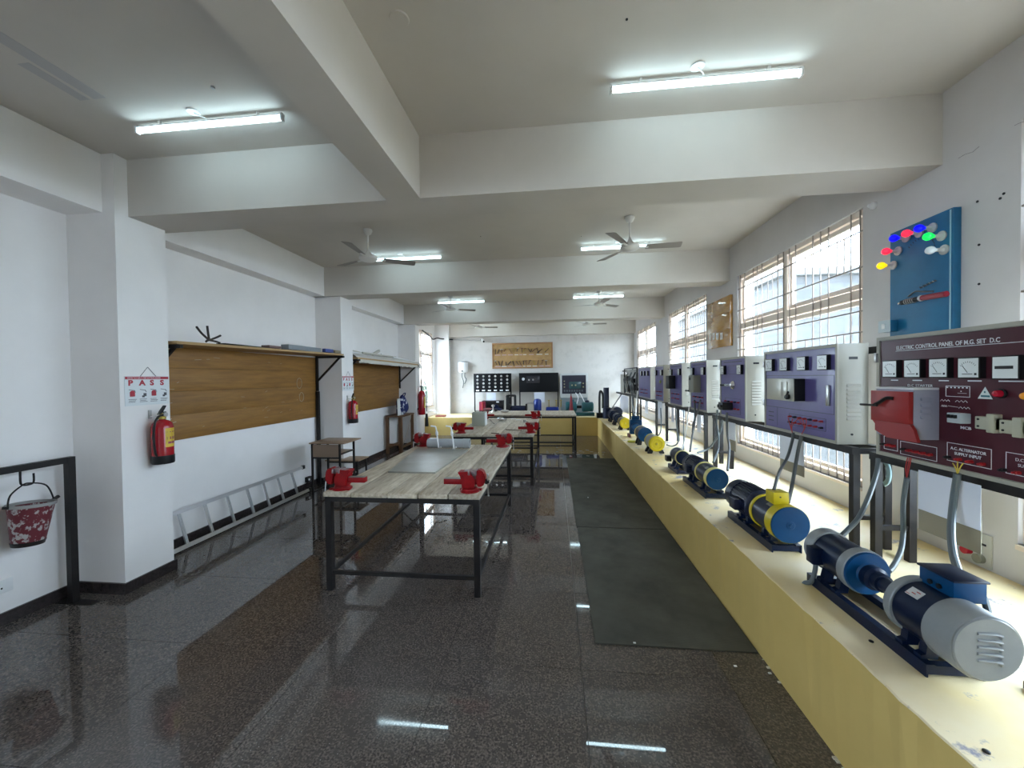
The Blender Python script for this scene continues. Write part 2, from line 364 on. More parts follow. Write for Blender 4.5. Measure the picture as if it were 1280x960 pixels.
window('window_4', XR, *WIN[3], WZ0, WZ1, detail=False); window('added_window', XL, *W0, LZ0, LZ1, side=-1, detail=False)  # the unseen left window behind the camera is added to light the plinth front
window('window_6', XL, *W4, LZ0, LZ1, side=-1, detail=False)
# portals: they give no light of their own, only steer sampling to the openings
def portal(x, y0, y1, z0, z1, rot):
    l = bpy.data.lights.new('window_portal', 'AREA'); l.shape = 'RECTANGLE'; l.size = z1 - z0; l.size_y = y1 - y0; l.cycles.is_portal = True
    o = bpy.data.objects.new('window_portal', l); COL.objects.link(o); o.location = (x, (y0 + y1) / 2, (z0 + z1) / 2); o.rotation_euler = rot
for w in WIN: portal(XR + .23, *w, WZ0, WZ1, (0, PI / 2, 0))
portal(XL - .19, *W4, LZ0, LZ1, (0, -PI / 2, 0))
portal(XL - .19, *W0, LZ0, LZ1, (0, -PI / 2, 0))

# outdoors
structure(MB().box(-60, 80, -40, 90, -4.3, -4.0).build('ground_outside', mat('dry_ground', (.32, .28, .22), .95, n=.4, ns=.6)))
def brickmat():
    m = bpy.data.materials.new('pale_blockwork'); m.use_nodes = True; t = m.node_tree; b = t.nodes['Principled BSDF']
    c = t.nodes.new('ShaderNodeTexCoord'); mp = t.nodes.new('ShaderNodeMapping'); mp.inputs['Rotation'].default_value = (PI / 2, 0, 0)
    br = t.nodes.new('ShaderNodeTexBrick'); br.inputs['Scale'].default_value = 1.0; br.inputs['Brick Width'].default_value = .42; br.inputs['Row Height'].default_value = .2; br.inputs['Mortar Size'].default_value = .012
    br.inputs['Color1'].default_value = (.062, .062, .064, 1); br.inputs['Color2'].default_value = (.045, .045, .047, 1); br.inputs['Mortar'].default_value = (.025, .025, .025, 1)
    t.links.new(c.outputs['Object'], mp.inputs[0]); t.links.new(mp.outputs[0], br.inputs[0]); t.links.new(br.outputs[0], b.inputs[0]); b.inputs['Roughness'].default_value = .9; return m
nb = thing('neighbouring_building', 'pale grey blockwork building seen through the barred right hand windows', 'building', (8.3, 15.5, -4))
MB().box(6.5, 10.5, 11.9, 24, -4, 4.6).build('wall', brickmat(), nb)
MB().box(6.3, 10.7, 11.7, 24.2, 4.6, 4.8).build('roof_slab', mat('weathered_concrete', (.07, .068, .065), .9), nb)
LEAF = mat('leaf_green', (.035, .075, .022), .6, n=.5, ns=3, n2=(.018, .045, .014)); BARK = mat('bark', (.12, .08, .05), .9)
def tree(x, y, h, r, label, n=1500, group='trees outside the windows'):
    t = thing('tree', label, 'tree', (x, y, -4), group)
    MB().tube([(x, y, -4), (x + .1, y, -4 + h * .4), (x - .1, y + .1, -4 + h * .8)], .14, 8).build('trunk', BARK, t)
    b = MB()
    for _ in range(n):
        v = Vector((random.gauss(0, 1), random.gauss(0, 1), random.gauss(0, 1))).normalized() * (random.random() ** .4) * r
        c = Vector((x, y, -4 + h)) + Vector((v.x, v.y, v.z * .8)); q = Quaternion((random.random() - .5, random.random() - .5, random.random() - .5, random.random() - .5)).normalized(); s = .16
        b.quad(*[c + q @ Vector(p) * s for p in ((-1, 0, 0), (0, -.5, 0), (1, 0, 0), (0, .5, .1))])
    o = b.build('foliage', LEAF, t, smooth=False); return t
tree(9.6, 9.0, 5.3, 1.7, 'green tree beyond the near part of the largest barred window'); tree(8.6, 6.0, 5.3, 1.5, 'green tree low beyond the right edge of the largest barred window')
tree(-8.2, 14.5, 4.4, 1.9, 'green tree beyond the far left window'); tree(-12.4, 17.5, 5.4, 1.8, 'green tree further back beyond the far left window'); tree(-7.6, 20.5, 4.2, 1.9, 'green tree furthest back beyond the far left window')

# ================================================================ MASONRY PLINTH
pl = thing('machine_plinth', 'long low yellow painted masonry plinth carrying the motors along the window wall', 'plinth', (1.33, 6, 0))
b = MB(); X0 = 1.33; Y1 = 12.35; n = 240; YB_, YB2 = YB + .002, XR - .002; e = [(X0 + random.gauss(0, .0025) - (.006 if random.random() < .06 else 0), YB_ + (Y1 - YB_) * k / n) for k in range(n + 1)]
for (xa, ya), (xb, yb) in zip(e, e[1:]):
    b.m = 0; b.quad((X0, ya, 0), (X0, yb, 0), (xb, yb, PZ - .004), (xa, ya, PZ - .004)); b.m = 1; b.quad((xa, ya, PZ - .004), (xb, yb, PZ - .004), (xb + .008, yb, PZ), (xa + .008, ya, PZ)); b.quad((xa + .008, ya, PZ), (xb + .008, yb, PZ), (XR - .002, yb, PZ), (XR - .002, ya, PZ))
b.build('plinth_masonry', [YEL, CREAM], pl, smooth=False)
pl2 = thing('low_plinth', 'yellow painted low masonry plinth running across the foot of the far wall', 'plinth', (-1.4, 13, 0))
b = MB(); XL_ = XL + .002; YF_ = YF - .002; b.m = 0; b.quad((XL_, Y1, 0), (X0, Y1, 0), (X0, Y1, PZ), (XL_, Y1, PZ)); b.m = 1; b.quad((XL_, Y1, PZ), (X0, Y1, PZ), (X0, YF_, PZ), (XL_, YF_, PZ)); b.quad((X0, Y1 + .001, PZ), (XR - .002, Y1 + .001, PZ), (XR - .002, YF_, PZ), (X0, YF_, PZ))
b.build('plinth_masonry', [YEL, CREAM], pl2, smooth=False)
b = MB()
for _ in range(16):
    y = random.uniform(1.2, 2.69); s = random.uniform(.004, .010); b.box(X0 - s * 2, X0 - .001, y, y + s * 1.5, .0, s * .7)
tag(b.build('plaster_crumbs', mat('plaster_chip', (.6, .55, .45), .9)), 'pale plaster crumbs along the foot of the yellow plinth', 'debris'); COL.objects['plaster_crumbs']['kind'] = 'stuff'

# rubber mats
RUB = mat('ribbed_rubber', (.045, .045, .035), .55, n=.6, ns=2.2, n2=(.085, .08, .062))
RIB = mat('lighter_rubber_rib', (.062, .060, .048), .5, n=.6, ns=2.2, n2=(.125, .12, .095))  # lighter copy of the rubber: shading of the rib relief put into the colour
def rmat(x0, x1, y0, y1, label):
    r = thing('rubber_mat', label, 'mat', (x0, y0, 0), 'ribbed rubber mats in front of the plinth')
    b = MB(); b.box(x0, x1, y0, y1, 0, .010, .002); sh = b.build('mat_sheet', RUB, r)
    b = MB(); k = int((y1 - y0) / .0125)
    for i in range(k):
        y = y0 + .006 + i * .0125; b.quad((x0 + .004, y - .004, .0101), (x1 - .004, y - .004, .0101), (x1 - .004, y, .0138), (x0 + .004, y, .0138)); b.quad((x0 + .004, y, .0138), (x1 - .004, y, .0138), (x1 - .004, y + .004, .0101), (x0 + .004, y + .004, .0101))
    o = b.build('rib', RIB, r, smooth=False); o['kind'] = 'stuff'
rmat(.262, 1.322, 2.715, 4.80, 'nearest ribbed black rubber mat on the floor beside the plinth')
rmat(.25, 1.318, 4.825, 6.875, 'middle ribbed black rubber mat, its near strip seamed, beside the plinth')
rmat(.255, 1.318, 6.90, 8.90, 'farthest ribbed black rubber mat beside the plinth')
for (u, v, lab) in ((793, 804, 'white scrap at the near edge of the nearest rubber mat'), (949, 808, 'white scrap on the floor just beyond the near right corner of the nearest mat'), (945, 795, 'white scrap on the near right corner of the nearest rubber mat'), (919, 833, 'white scrap on the bare floor nearest the camera'), (962, 842, 'white scrap against the foot of the yellow plinth'), (735, 622, 'white scrap on the middle rubber mat'), (754, 568, 'larger white scrap at the far end of the farthest mat'), (748, 566, 'smaller white scrap at the far end of the farthest mat')):
    p = atz(u, v, .013); 
    tag(MB().box(p.x - .008, p.x + .01, p.y - .006, p.y + .006, p.z, p.z + .006, .002).build('paper_scrap', WHITE), lab, 'scrap', 'tiny white scraps by the mats')

# ================================================================ WORKBENCHES
def workbench(label, x0, x1, y0, y1, nplank=5, along='y', zt=.872, group=None):
    w = thing('workbench', label, 'workbench', ((x0 + x1) / 2, (y0 + y1) / 2, 0), group)
    th = .04; random.seed(int(y0 * 100))
    if along == 'y':
        cuts = [x0 + (x1 - x0) * (k + (random.uniform(-.12, .12) if 0 < k < nplank else 0)) / nplank for k in range(nplank + 1)]
        R = [(a, c, y0, y1) for a, c in zip(cuts, cuts[1:])]
    else:
        cuts = [y0 + (y1 - y0) * k / nplank for k in range(nplank + 1)]; R = [(x0, x1, a, c) for a, c in zip(cuts, cuts[1:])]
    for (a, c, d, e) in R:
        dz = random.uniform(-.002, .002); j = random.uniform(-.008, .004)
        b = MB(); b.box(a + .005, c - .005, d + (j if along == 'y' else .0025), e - (0 if along == 'y' else .0025), zt - th, zt + dz, .003); b.build('plank', PLANK, w)
    L = .052; ins = .012; zz = zt - th
    for X in (x0 + ins + L / 2, x1 - ins - L / 2):
        for Y in (y0 + ins + L / 2, y1 - ins - L / 2): MB().bar((X, Y, 0), (X, Y, zz - .001), L).build('leg', BLACKP, w)
    for Y in (y0 + ins + L / 2, y1 - ins - L / 2):
        MB().bar((x0 + ins + L, Y, zz - .025), (x1 - ins - L, Y, zz - .025), .04, .045).build('apron_rail', BLACKP, w)
        MB().bar((x0 + ins + L, Y, .155), (x1 - ins - L, Y, .155), .03, .032).build('stretcher', BLACKP, w)
    for X in (x0 + ins + L / 2, x1 - ins - L / 2):
        MB().bar((X, y0 + ins + L, zz - .025), (X, y1 - ins - L, zz - .025), .04, .045).build('apron_rail', BLACKP, w)
        MB().bar((X, y0 + ins + L, .155), (X, y1 - ins - L, .155), .03, .032).build('stretcher', BLACKP, w)
    return w
workbench('nearest large timber workbench with black steel legs, sheet metal lying on it', -2.02, -.625, 3.19, 5.62)
workbench('middle timber workbench with black steel legs and a grey box on it', -1.79, -.36, 6.62, 9.35)
workbench('farthest timber workbench, set crosswise before the yellow plinth', -1.9, .56, 10.10, 11.45, along='x')

# vises: built once (handle towards +x, slide bar towards -x), then copied
v0 = thing('bench_vise', 'x', 'vise', (0, 0, 0), 'red bench vises on the workbenches')
b = MB(); b.lathe([(.085, 0), (.085, .012), (.07, .016), (.066, .03), (.06, .034)], (0, 0, 0), seg=28)
for a in (.5, 2.6, 4.7): b.box(math.cos(a) * .085 - .022, math.cos(a) * .085 + .022, math.sin(a) * .07 - .022, math.sin(a) * .07 + .022, 0, .014, .004)
b.build('swivel_base', REDV, v0)
b = MB(); P = [(-.062, .034), (.045, .034), (.05, .06), (.05, .118), (.03, .135), (.014, .176), (-.012, .182), (-.03, .170), (-.092, .176), (-.098, .162), (-.07, .142), (-.066, .1)]
b.prism(P, 'xz', -.048, .048); bmesh.ops.bevel(b.bm, geom=list(b.bm.edges), offset=.006, segments=2, affect='EDGES'); b.build('fixed_jaw', REDV, v0)
b = MB(); P = [(.072, .045), (.118, .05), (.134, .075), (.138, .125), (.130, .165), (.108, .188), (.078, .192), (.062, .178), (.060, .14)]
b.prism(P, 'xz', -.046, .046); bmesh.ops.bevel(b.bm, geom=list(b.bm.edges), offset=.008, segments=2, affect='EDGES'); b.build('moving_jaw', REDV, v0)
b = MB(); b.box(-.045, .060, -.033, .033, .140, .180, .003); b.box(-.006, .013, -.055, .055, .148, .184, .002); b.box(.052, .068, -.055, .055, .148, .186, .002); b.build('jaw_plate', mat('worn_jaw_steel', (.28, .2, .2), .4, .7), v0)
b = MB(); b.box(-.225, .115, -.028, .028, .062, .108, .004); sb = b.build('slide_bar', REDV, v0)
b = MB(); b.box(-.22, -.07, -.024, .024, .1085, .111); b.build('bar_face', mat('oiled_steel', (.25, .26, .25), .35, .8), sb)
b = MB(); b.lathe([(.022, 0), (.024, .012), (.016, .03), (.013, .034)], (.136, 0, .085), (1, 0, 0), 16); sc = b.build('screw_head', BLACKP, v0)
b = MB(); b.cyl((.158, -.02, .145), (.158, .012, -.035), .0055, seg=10); b.ball((.158, -.021, .150), .009); b.ball((.158, .013, -.04), .009); b.build('handle', STEEL, sc)
P = [  # base centre, facing, label
 ((-1.90, 3.30), PI, 'red bench vise on the near left corner of the nearest workbench'),
 ((-.735, 3.30), 0, 'red bench vise on the near right corner of the nearest workbench'),
 ((-1.89, 5.48), PI, 'red bench vise on the far left corner of the nearest workbench, beside the grey pipe'),
 ((-.74, 5.46), 0, 'red bench vise on the far right corner of the nearest workbench'),
 ((-1.66, 6.80), PI, 'red bench vise on the near left corner of the middle workbench'),
 ((-.42, 6.86), 0, 'red bench vise on the near right corner of the middle workbench'),
 ((-.47, 9.18), 0, 'red bench vise on the far right corner of the middle workbench'),
 ((-1.66, 9.2), PI, 'red bench vise on the far left corner of the middle workbench, behind the grey box')]
for i, ((x, y), r, lab) in enumerate(P):
    if i == 0: v0.location = (x, y, .874); v0.rotation_euler.z = r; v0['label'] = lab
    else: copy_tree(v0, (x, y, .874), r, lab)

# on the nearest bench
q = [atz(u, v, .892) for u, v in ((485, 589), (544, 590), (585, 562), (522, 560))]
b = MB(); b.prism([(p.x, p.y) for p in q], 'xy', .8745, .8905); 
tag(b.build('sheet_metal_plate', mat('galvanised_sheet', (.42, .42, .38), .38, .55, n=.3, ns=5, n2=(.33, .31, .26))), 'flat dull grey sheet of metal lying on the nearest workbench', 'metal sheet')
pp = thing('plastic_pipe', 'short thick grey plastic pipe lying across the nearest workbench', 'pipe', (-1.47, 5.30, .876))
b = MB(); R = .062; zc = .8815 + R; b.lathe([(R, 0), (R, .50), (R + .004, .505), (R + .004, .60), (R - .006, .60), (R - .006, .02), (R, 0)], (-1.775, 5.31, zc), (1, 0, 0), 32, caps=False); b.build('pipe_wall', PVC, pp)
for k, (u, lab) in enumerate(((544, 'left of the two white plastic taps standing against the grey pipe'), (563, 'right of the two white plastic taps standing against the grey pipe'))):
    p = aty(u + 3, 558, 5.19); x, y = p.x, 5.205; c = thing('standing_tap', lab, 'tap', (x, y, .876), 'white plastic taps on the nearest workbench')
    b = MB(); b.tube([(x + .01, y, .892), (x, y - .005, 1.0), (x - .012, y, 1.09), (x - .02, y, 1.15), (x - .03, y, 1.19)], .010, 10); b.build('stem', WHITE, c)
    b = MB(); b.lathe([(.008, 0), (.018, .015), (.02, .05), (.012, .07)], (x - .010, y, 1.06), (-.1, 0, 1), 14); b.build('valve_body', WHITE, c)
    b = MB(); b.cyl((x - .03, y, 1.19), (x - .095, y - .01, 1.2), .011, seg=10); b.build('spout', WHITE, c)
    b = MB(); b.cyl((x + .01, y, .887), (x + .052, y - .03, .915), .009, seg=10); b.box(x - .01, x + .03, y - .012, y + .012, .8765, .888); b.build('foot', WHITE, c)
# on the middle bench
bx = thing('equipment_case', 'small grey metal case standing on the middle workbench', 'case', (-1.54, 7.8, .875))
MB().box(-1.66, -1.40, 7.72, 7.98, .876, 1.155, .004).build('case_body', mat('grey_case_paint', (.36, .37, .31), .5), bx)
MB().box(-1.398, -1.392, 7.74, 7.96, .89, 1.14).build('side_panel', mat('light_grey_panel', (.6, .62, .6), .5), bx)
MB().tube([(-1.60, 7.85, 1.156), (-1.60, 7.85, 1.18), (-1.46, 7.85, 1.18), (-1.46, 7.85, 1.156)], .006, 6, 3).build('handle', BLACK, bx)
p = atz(626, 526, .875)
b = MB(); b.ball((p.x, p.y, .92), .05, 14, (1.5, 1, .85)); b.cyl((p.x + .05, p.y, .91), (p.x + .14, p.y, .90), .02); tag(b.build('metal_ladle', CHROME), 'shiny rounded metal part on the middle workbench', 'metal part')
for (u0, v0_, u1, v1, lab) in ((632, 537, 652, 538, 'thin dark steel rod lying by the near right vise of the middle workbench'), (656, 527, 672, 530, 'steel rod lying behind the near right vise of the middle workbench'), (614, 541.5, 624, 542, 'dark flat file at the near edge of the middle workbench'), (612, 524, 618, 530, 'short reddish rod beside the grey case')):
    a, c = atz(u0, v0_, .88), atz(u1, v1, .88); tag(MB().cyl((a.x, a.y, .881), (c.x, c.y, .881), .007, seg=8).build('steel_rod', mat('dark_iron', (.1, .07, .06), .5, .6)), lab, 'rod')
for (u, v, lab) in ((656, 527, 'round tin standing on the middle workbench behind the near right vise'), ):
    p = atz(u, v + 1, .875); tag(MB().cyl((p.x, p.y, .876), (p.x, p.y, .93), .035, seg=20).build('tin', CABG), lab, 'tin')
for (u, v, lab) in ((642, 523.5, 'left of two small white slips on the far part of the middle workbench'), (648, 525, 'right of two small white slips on the far part of the middle workbench')):
    p = atz(u, v, .875); tag(MB().box(p.x - .06, p.x + .06, p.y - .04, p.y + .04, .876, .884).build('paper_note', WHITE), lab, 'paper', 'small white slips on the middle workbench')

# ================================================================ LIGHT FITTINGS AND FANS
TUBE = mat('lit_tube_diffuser', (.66, .90, 1.0), .4, emit=2.9)
def batten(x, y, label, z=ZC):
    t = thing('tube_light', label, 'tube light', (x, y, z), 'lit tube lights across the ceiling bays')
    b = MB(); b.box(x - .595, x + .595, y - .014, y + .014, z - .045, z - .032, .002); b.build('housing', WHITE, t)
    b = MB(); b.lathe([(.013, 0), (.018, .006), (.018, 1.162), (.013, 1.168)], (x - .584, y, z - .062), (1, 0, 0), 14); b.build('lit_tube', TUBE, t)
    for s in (-1, 1): MB().box(x + s * .592 - .008, x + s * .592 + .008, y - .017, y + .017, z - .084, z - .03, .002).build('end_cap', WHITE, t)
    for s in (-.4, .4): MB().box(x + s - .008, x + s + .008, y - .008, y + .008, z - .033, z).build('mounting_clip', WHITE, t)
    b = MB(); b.lathe([(.045, 0), (.042, -.008), (0, -.010)], (x - .06, y - .06, z), seg=24, caps=False); rz = b.build('ceiling_rose', WHITE, t)
    MB().tube([(x - .06, y - .06, z - .01), (x - .04, y - .05, z - .018), (x - .01, y - .02, z - .024), (x, y - .01, z - .036)], .004, 6).build('flex', WHITE, rz)
for x, y, lab in ((.99, 2.70, 'lit white tube light on the ceiling, nearest one, right of the long beam'), (-2.54, 2.68, 'lit white tube light on the ceiling, nearest one, left of the long beam'),
    (1.01, 5.97, 'lit tube light behind the right near ceiling fan'), (-2.34, 6.03, 'lit tube light behind the left near ceiling fan'),
    (1.07, 9.58, 'lit tube light behind the second ceiling fan on the right'), (-2.31, 9.66, 'lit tube light behind the second ceiling fan on the left'),
    (1.05, 13.1, 'lit tube light hidden above the farthest right ceiling fan'), (-2.25, 13.1, 'lit tube light hidden above the farthest left ceiling fan')): batten(x, y, lab)
FANW = mat('fan_enamel', (.74, .73, .71), .4); FANB = mat('fan_blade_paint', (.27, .24, .22), .5)
def fan(x, y, label, rot=0, drop=.36):
    z = ZC; t = thing('ceiling_fan', label, 'ceiling fan', (x, y, z), 'white three blade ceiling fans')
    MB().lathe([(.0, 0), (.055, -.002), (.058, -.02), (.04, -.06), (.018, -.075), (.0, -.076)], (x, y, z), seg=24, caps=False).build('canopy', FANW, t)
    MB().cyl((x, y, z - .07), (x, y, z - drop + .08), .011, seg=10).build('down_rod', FANW, t)
    MB().lathe([(0, .105), (.016, .10), (.022, .075), (.05, .03), (.052, .022), (0, .02)], (x, y, z - drop), seg=24, caps=False).build('lower_canopy', FANW, t)
    MB().lathe([(0, .03), (.05, .028), (.105, .012), (.118, -.01), (.118, -.03), (.09, -.05), (.05, -.058), (0, -.06)], (x, y, z - drop), seg=32, caps=False).build('motor_housing', FANW, t)
    for k in range(3):
        a = rot + k * 2 * PI / 3; c, s = math.cos(a), math.sin(a); R = lambda p, q, h: (x + c * p - s * q, y + s * p + c * q, z - drop - .02 + h)
        b = MB(); 
        up = [(.19, -.045, .012), (.60, -.07, .016), (.61, -.05, .014), (.62, .045, -.006), (.60, .062, -.008), (.19, .05, -.012)]
        bb = bmesh.new(); A = [bb.verts.new(R(p, q, h + .003)) for p, q, h in up]; B = [bb.verts.new(R(p, q, h)) for p, q, h in up]
        bb.faces.new(A); bb.faces.new(B[::-1])
        for i in range(6): bb.faces.new([A[i], A[(i + 1) % 6], B[(i + 1) % 6], B[i]])
        b._add(bb); bl = b.build('blade', FANB, t)
        b = MB(); b.bar(R(.10, 0, -.004), R(.22, 0, -.003), .03, .008); b.build('blade_arm', FANW, bl)
    return t
fan(-2.42, 4.94, 'white ceiling fan in the nearest row, on the left', .58); fan(.95, 5.0, 'white ceiling fan in the nearest row, on the right', -1.55 + 2 * PI / 3 - .55)
fan(-2.45, 9.17, 'white ceiling fan in the second row, on the left', .5, .30); fan(1.04, 9.14, 'white ceiling fan in the second row, on the right', .7, .30)
fan(-2.4, 12.4, 'white ceiling fan in the farthest row, on the left', .3, .32); fan(1.02, 12.4, 'white ceiling fan in the farthest row, on the right', 0, .32)

# ================================================================ STANDS AND CONTROL PANELS ALONG THE WINDOW WALL
XP = 2.10; CZ0, CZ1 = 1.318, 2.072
def stand(ya, yb, label, top=True):
    s = thing('panel_stand', label, 'stand', (2.28, (ya + yb) / 2, PZ), 'black steel stands under the control panels')
    xf, xb = 2.165, 2.375; w = .045
    for y in (ya + w / 2, yb - w / 2):
        MB().bar((xf, y, PZ), (xf, y, 1.262), w).build('leg', BLACKP, s); MB().bar((xb, y, PZ), (xb, y, 1.994 if top else 1.262), w).build('leg', BLACKP, s)
        MB().bar((xf + w / 2, y, 1.285), (xb - w / 2, y, 1.285), .04).build('cross_rail', BLACKP, s)
        MB().bar((xf + w / 2, y, .80), (xb - w / 2, y, .80), .03).build('cross_rail', BLACKP, s)
    MB().box(xf - .03, xf + .02, ya, yb, 1.262, 1.312).build('front_rail', BLACKP, s); MB().box(xb - .022, xb + .022, ya, yb, 1.262, 1.308).build('back_rail', BLACKP, s)
    if top: MB().box(xb - .02, xb + .02, ya, yb, 1.995, 2.045).build('top_rail', BLACKP, s)
    return s
Y = lambda u: atx(u, 520, 2.165).y
stand(1.05, 2.91, 'black steel stand under the maroon control panel'); stand(3.06, Y(893), 'black steel stand under the two purple panels nearest the camera')
stand(Y(883), Y(833), 'second black steel stand from the camera under purple panels'); stand(Y(821), Y(791), 'third black steel stand from the camera under purple panels')
stand(Y(788), Y(770), 'farthest black steel stand, carrying the open rack')

def rect_print(b, X, ya, yb, za, zb, t=.003):
    """outline of a printed rectangle lying on the plane X (facing -x)"""
    for (p, q, r, s_) in ((ya, yb, zb - t, zb), (ya, yb, za, za + t), (ya, ya + t, za, zb), (yb - t, yb, za, zb)): b.box(X - .001, X, p, q, r, s_)
def meter(par, yc, zc, w=.108, h=.108, X=None, flat=False, depth=.03):
    X = XP + .006 if X is None else X
    m = MB().box(X - depth, X, yc - w / 2, yc + w / 2, zc - h / 2, zc + h / 2, .003).build('meter', BLACK, par)
    MB().box(X - depth - .001, X - depth, yc - w / 2 + .006, yc + w / 2 - .006, zc - h / 2 + .006, zc + h / 2 - .006).build('dial', DIAL, m)
    b = MB(); x = X - depth - .0015; 
    if not flat:
        for k in range(9):
            a = math.radians(35 + k * 13.5); r = w * .36; y = yc + math.cos(a) * r; z = zc - h * .12 + math.sin(a) * r; b.bar((x, y, z), (x, y + math.cos(a) * .008, z + math.sin(a) * .008), .0012)
        b.bar((x, yc + w * .02, zc - h * .22), (x, yc + w * .26, zc + h * .12), .0016); b.box(x - .0006, x, yc - w * .2, yc + w * .26, zc - h * .30, zc - h * .27); b.box(x - .0006, x, yc - w * .38, yc - w * .28, zc - h * .34, zc - h * .24)
    else:
        b.box(x - .0006, x, yc - w * .30, yc + w * .36, zc - .006, zc + .008)
    b.build('scale_print', BLACK, m); return m
def louvres(par, y, xa, xb, za, zb, n, m=None):
    for k in range(n):
        z = za + (zb - za) * k / (n - 1); b = MB(); b.prism([(y, z - .006), (y - .010, z - .007), (y, z + .012)], 'yz', xa, xb); b.build('louvre', m or CABG, par)
def cabinet(ya, yb, label, face, z0=CZ0, z1=CZ1, depth=.215, name='control_cabinet', group='control panels along the window wall', border=.022, nl=9):
    c = thing(name, label, 'control panel', (XP + depth / 2, (ya + yb) / 2, z0), group)
    bd = MB(); X1 = XP + depth; t = border
    bd.box(XP + .012, X1, ya, yb, z0, z1, .003); 
    for (p, q, r, s_) in ((ya, yb, z1 - t, z1), (ya, yb, z0, z0 + t), (ya, ya + t, z0 + t, z1 - t), (yb - t, yb, z0 + t, z1 - t)): bd.box(XP, XP + .0125, p, q, r, s_)
    body = bd.build('cabinet_body', CABG, c)
    MB().box(XP + .006, XP + .0118, ya + t + .003, yb - t - .003, z0 + t + .003, z1 - t - .003).build('face_plate', face, c)
    if nl: louvres(c, ya, XP + .065, XP + .16, z0 + .19, z0 + .44, nl)
    b = MB(); b.box(XP + .08, XP + .14, ya - .001, ya + .001, z0 + .635, z0 + .655); b.build('side_slot', BLACK, c)
    MB().cyl((XP + .10, ya - .006, z0 + .075), (XP + .10, ya, z0 + .075), .008, seg=10).build('screw_plug', BLACK, c)
    b = MB()
    for z in (z0 + .22, z0 + .6): b.box(XP - .010, XP + .012, yb - .012, yb + .010, z, z + .06, .002)
    b.build('hinge', STEEL, c); return c
def terminals(par, ya, yb, z, n, X=XP + .006, cols=None):
    for k in range(n):
        y = yb + (ya - yb) * k / max(1, n - 1)
        b = MB(); b.m = (cols or [0])[k % len(cols or [0])]; b.lathe([(.009, 0), (.009, .018), (.006, .022), (.006, .03), (0, .031)], (X, y, z), (-1, 0, 0), 10, caps=False); b.build('terminal', [TRED, BLACK], par)
TRED = mat('red_terminal_plastic', (.35, .01, .015), .35); TWIRE = mat('yellow_wire', (.55, .42, .05), .5); RWIRE = mat('red_wire', (.4, .03, .03), .5)

# --- the large maroon panel
mp_ = cabinet(1.12, 2.803, 'large maroon control panel with meters and red starter, nearest the camera', MAROON, z0=1.318, z1=2.078, nl=8)
XM = XP + .006; rt = (0, -1, 0); up = (0, 0, 1)
b = MB(); text('heading_print', 'ELECTRIC CONTROL PANEL OF M.G. SET  D.C', .032, (XM - .0005, 2.661, 1.990), rt, up, WHITEP, mp_, sx=.86, bold=.0005)
MB().box(XM - .001, XM, 1.98, 2.665, 1.981, 1.984).build('heading_underline', WHITEP, mp_)
for y, z in ((2.673, 1.873), (2.520, 1.872), (2.364, 1.872), (2.207, 1.869)): meter(mp_, y, z)
meter(mp_, 2.045, 1.867, .114, .112, flat=True)
b = MB()
for y, w in ((2.673, .05), (2.520, .06), (2.364, .055), (2.207, .065), (2.045, .11)): b.box(XM - .001, XM, y - w / 2, y + w / 2, 1.800, 1.806)
rect_print(b, XM, 2.228, 2.353, 1.718, 1.776, .003); rect_print(b, XM, 2.127, 2.344, 1.373, 1.472, .003); rect_print(b, XM, 1.86, 2.068, 1.371, 1.472, .003); rect_print(b, XM, 2.648, 2.75, 1.362, 1.445, .003); rect_print(b, XM, 2.399, 2.63, 1.352, 1.432, .003)
for k in range(6): b.box(XM - .001, XM, 2.34 - k * .02, 2.348 - k * .02, 1.764, 1.770)
b.box(XM - .001, XM, 2.245, 2.29, 1.737, 1.739); b.box(XM - .001, XM, 2.27, 2.275, 1.745, 1.751)
b.build('line_print', WHITEP, mp_, smooth=False)
b = MB()
for yc, zc, wd in ((2.355, 1.695, .05), (2.27, 1.695, .06), (2.36, 1.665, .03), (2.255, 1.662, .055)):    # printed wiring symbols
    b.tube([(XM - .0015, yc - wd / 2 + wd * k / 6, zc + (.006 if k % 2 else -.004)) for k in range(7)], .0012, 4, 2)
b.tube([(XM - .0015, 2.34, 1.668), (XM - .0015, 2.285, 1.664)], .001, 4, 1)
b.build('symbol_print', WHITEP, mp_)
text('starter_print', 'D.C STARTER', .021, (XM - .0005, 2.583, 1.766), rt, up, WHITEP, mp_, sx=1.25)
text('breaker_print', 'MCB', .020, (XM - .0005, 2.275, 1.553), rt, up, WHITEP, mp_, sx=1.3, bold=.0006)
text('input_print', 'A.C. ALTERNATOR', .021, (XM - .0005, 2.325, 1.437), rt, up, WHITEP, mp_, sx=.98, bold=.0003); text('input_print', 'SUPPLY INPUT', .021, (XM - .0005, 2.305, 1.412), rt, up, WHITEP, mp_, sx=.98, bold=.0003)
text('supply_print', 'D.C S', .020, (XM - .0005, 2.03, 1.437), rt, up, WHITEP, mp_); text('supply_print', 'SUPPL', .020, (XM - .0005, 2.02, 1.412), rt, up, WHITEP, mp_)
st = MB(); y0, y1 = 2.385, 2.635; xs = 1.975; st.m = 0
st.box(xs, XP + .004, y0, y1, 1.475, 1.752, .002); sb = st.build('starter_box', mat('grey_starter_paint', (.30, .30, .37), .45), mp_)
b = MB(); b.box(xs - .026, xs - .001, y0 - .001, y1 + .01, 1.56, 1.742, .003); b.prism([(y1 + .008, 1.559), (y0 + .0, 1.559), (y0 - .02, 1.535), (y0 - .045, 1.467), (y1 - .10, 1.467), (y1 - .012, 1.50), (y1 - .012, 1.54)], 'yz', xs - .018, xs - .001)
b.build('red_cover', mat('red_starter_paint', (.30, .022, .022), .4), sb)
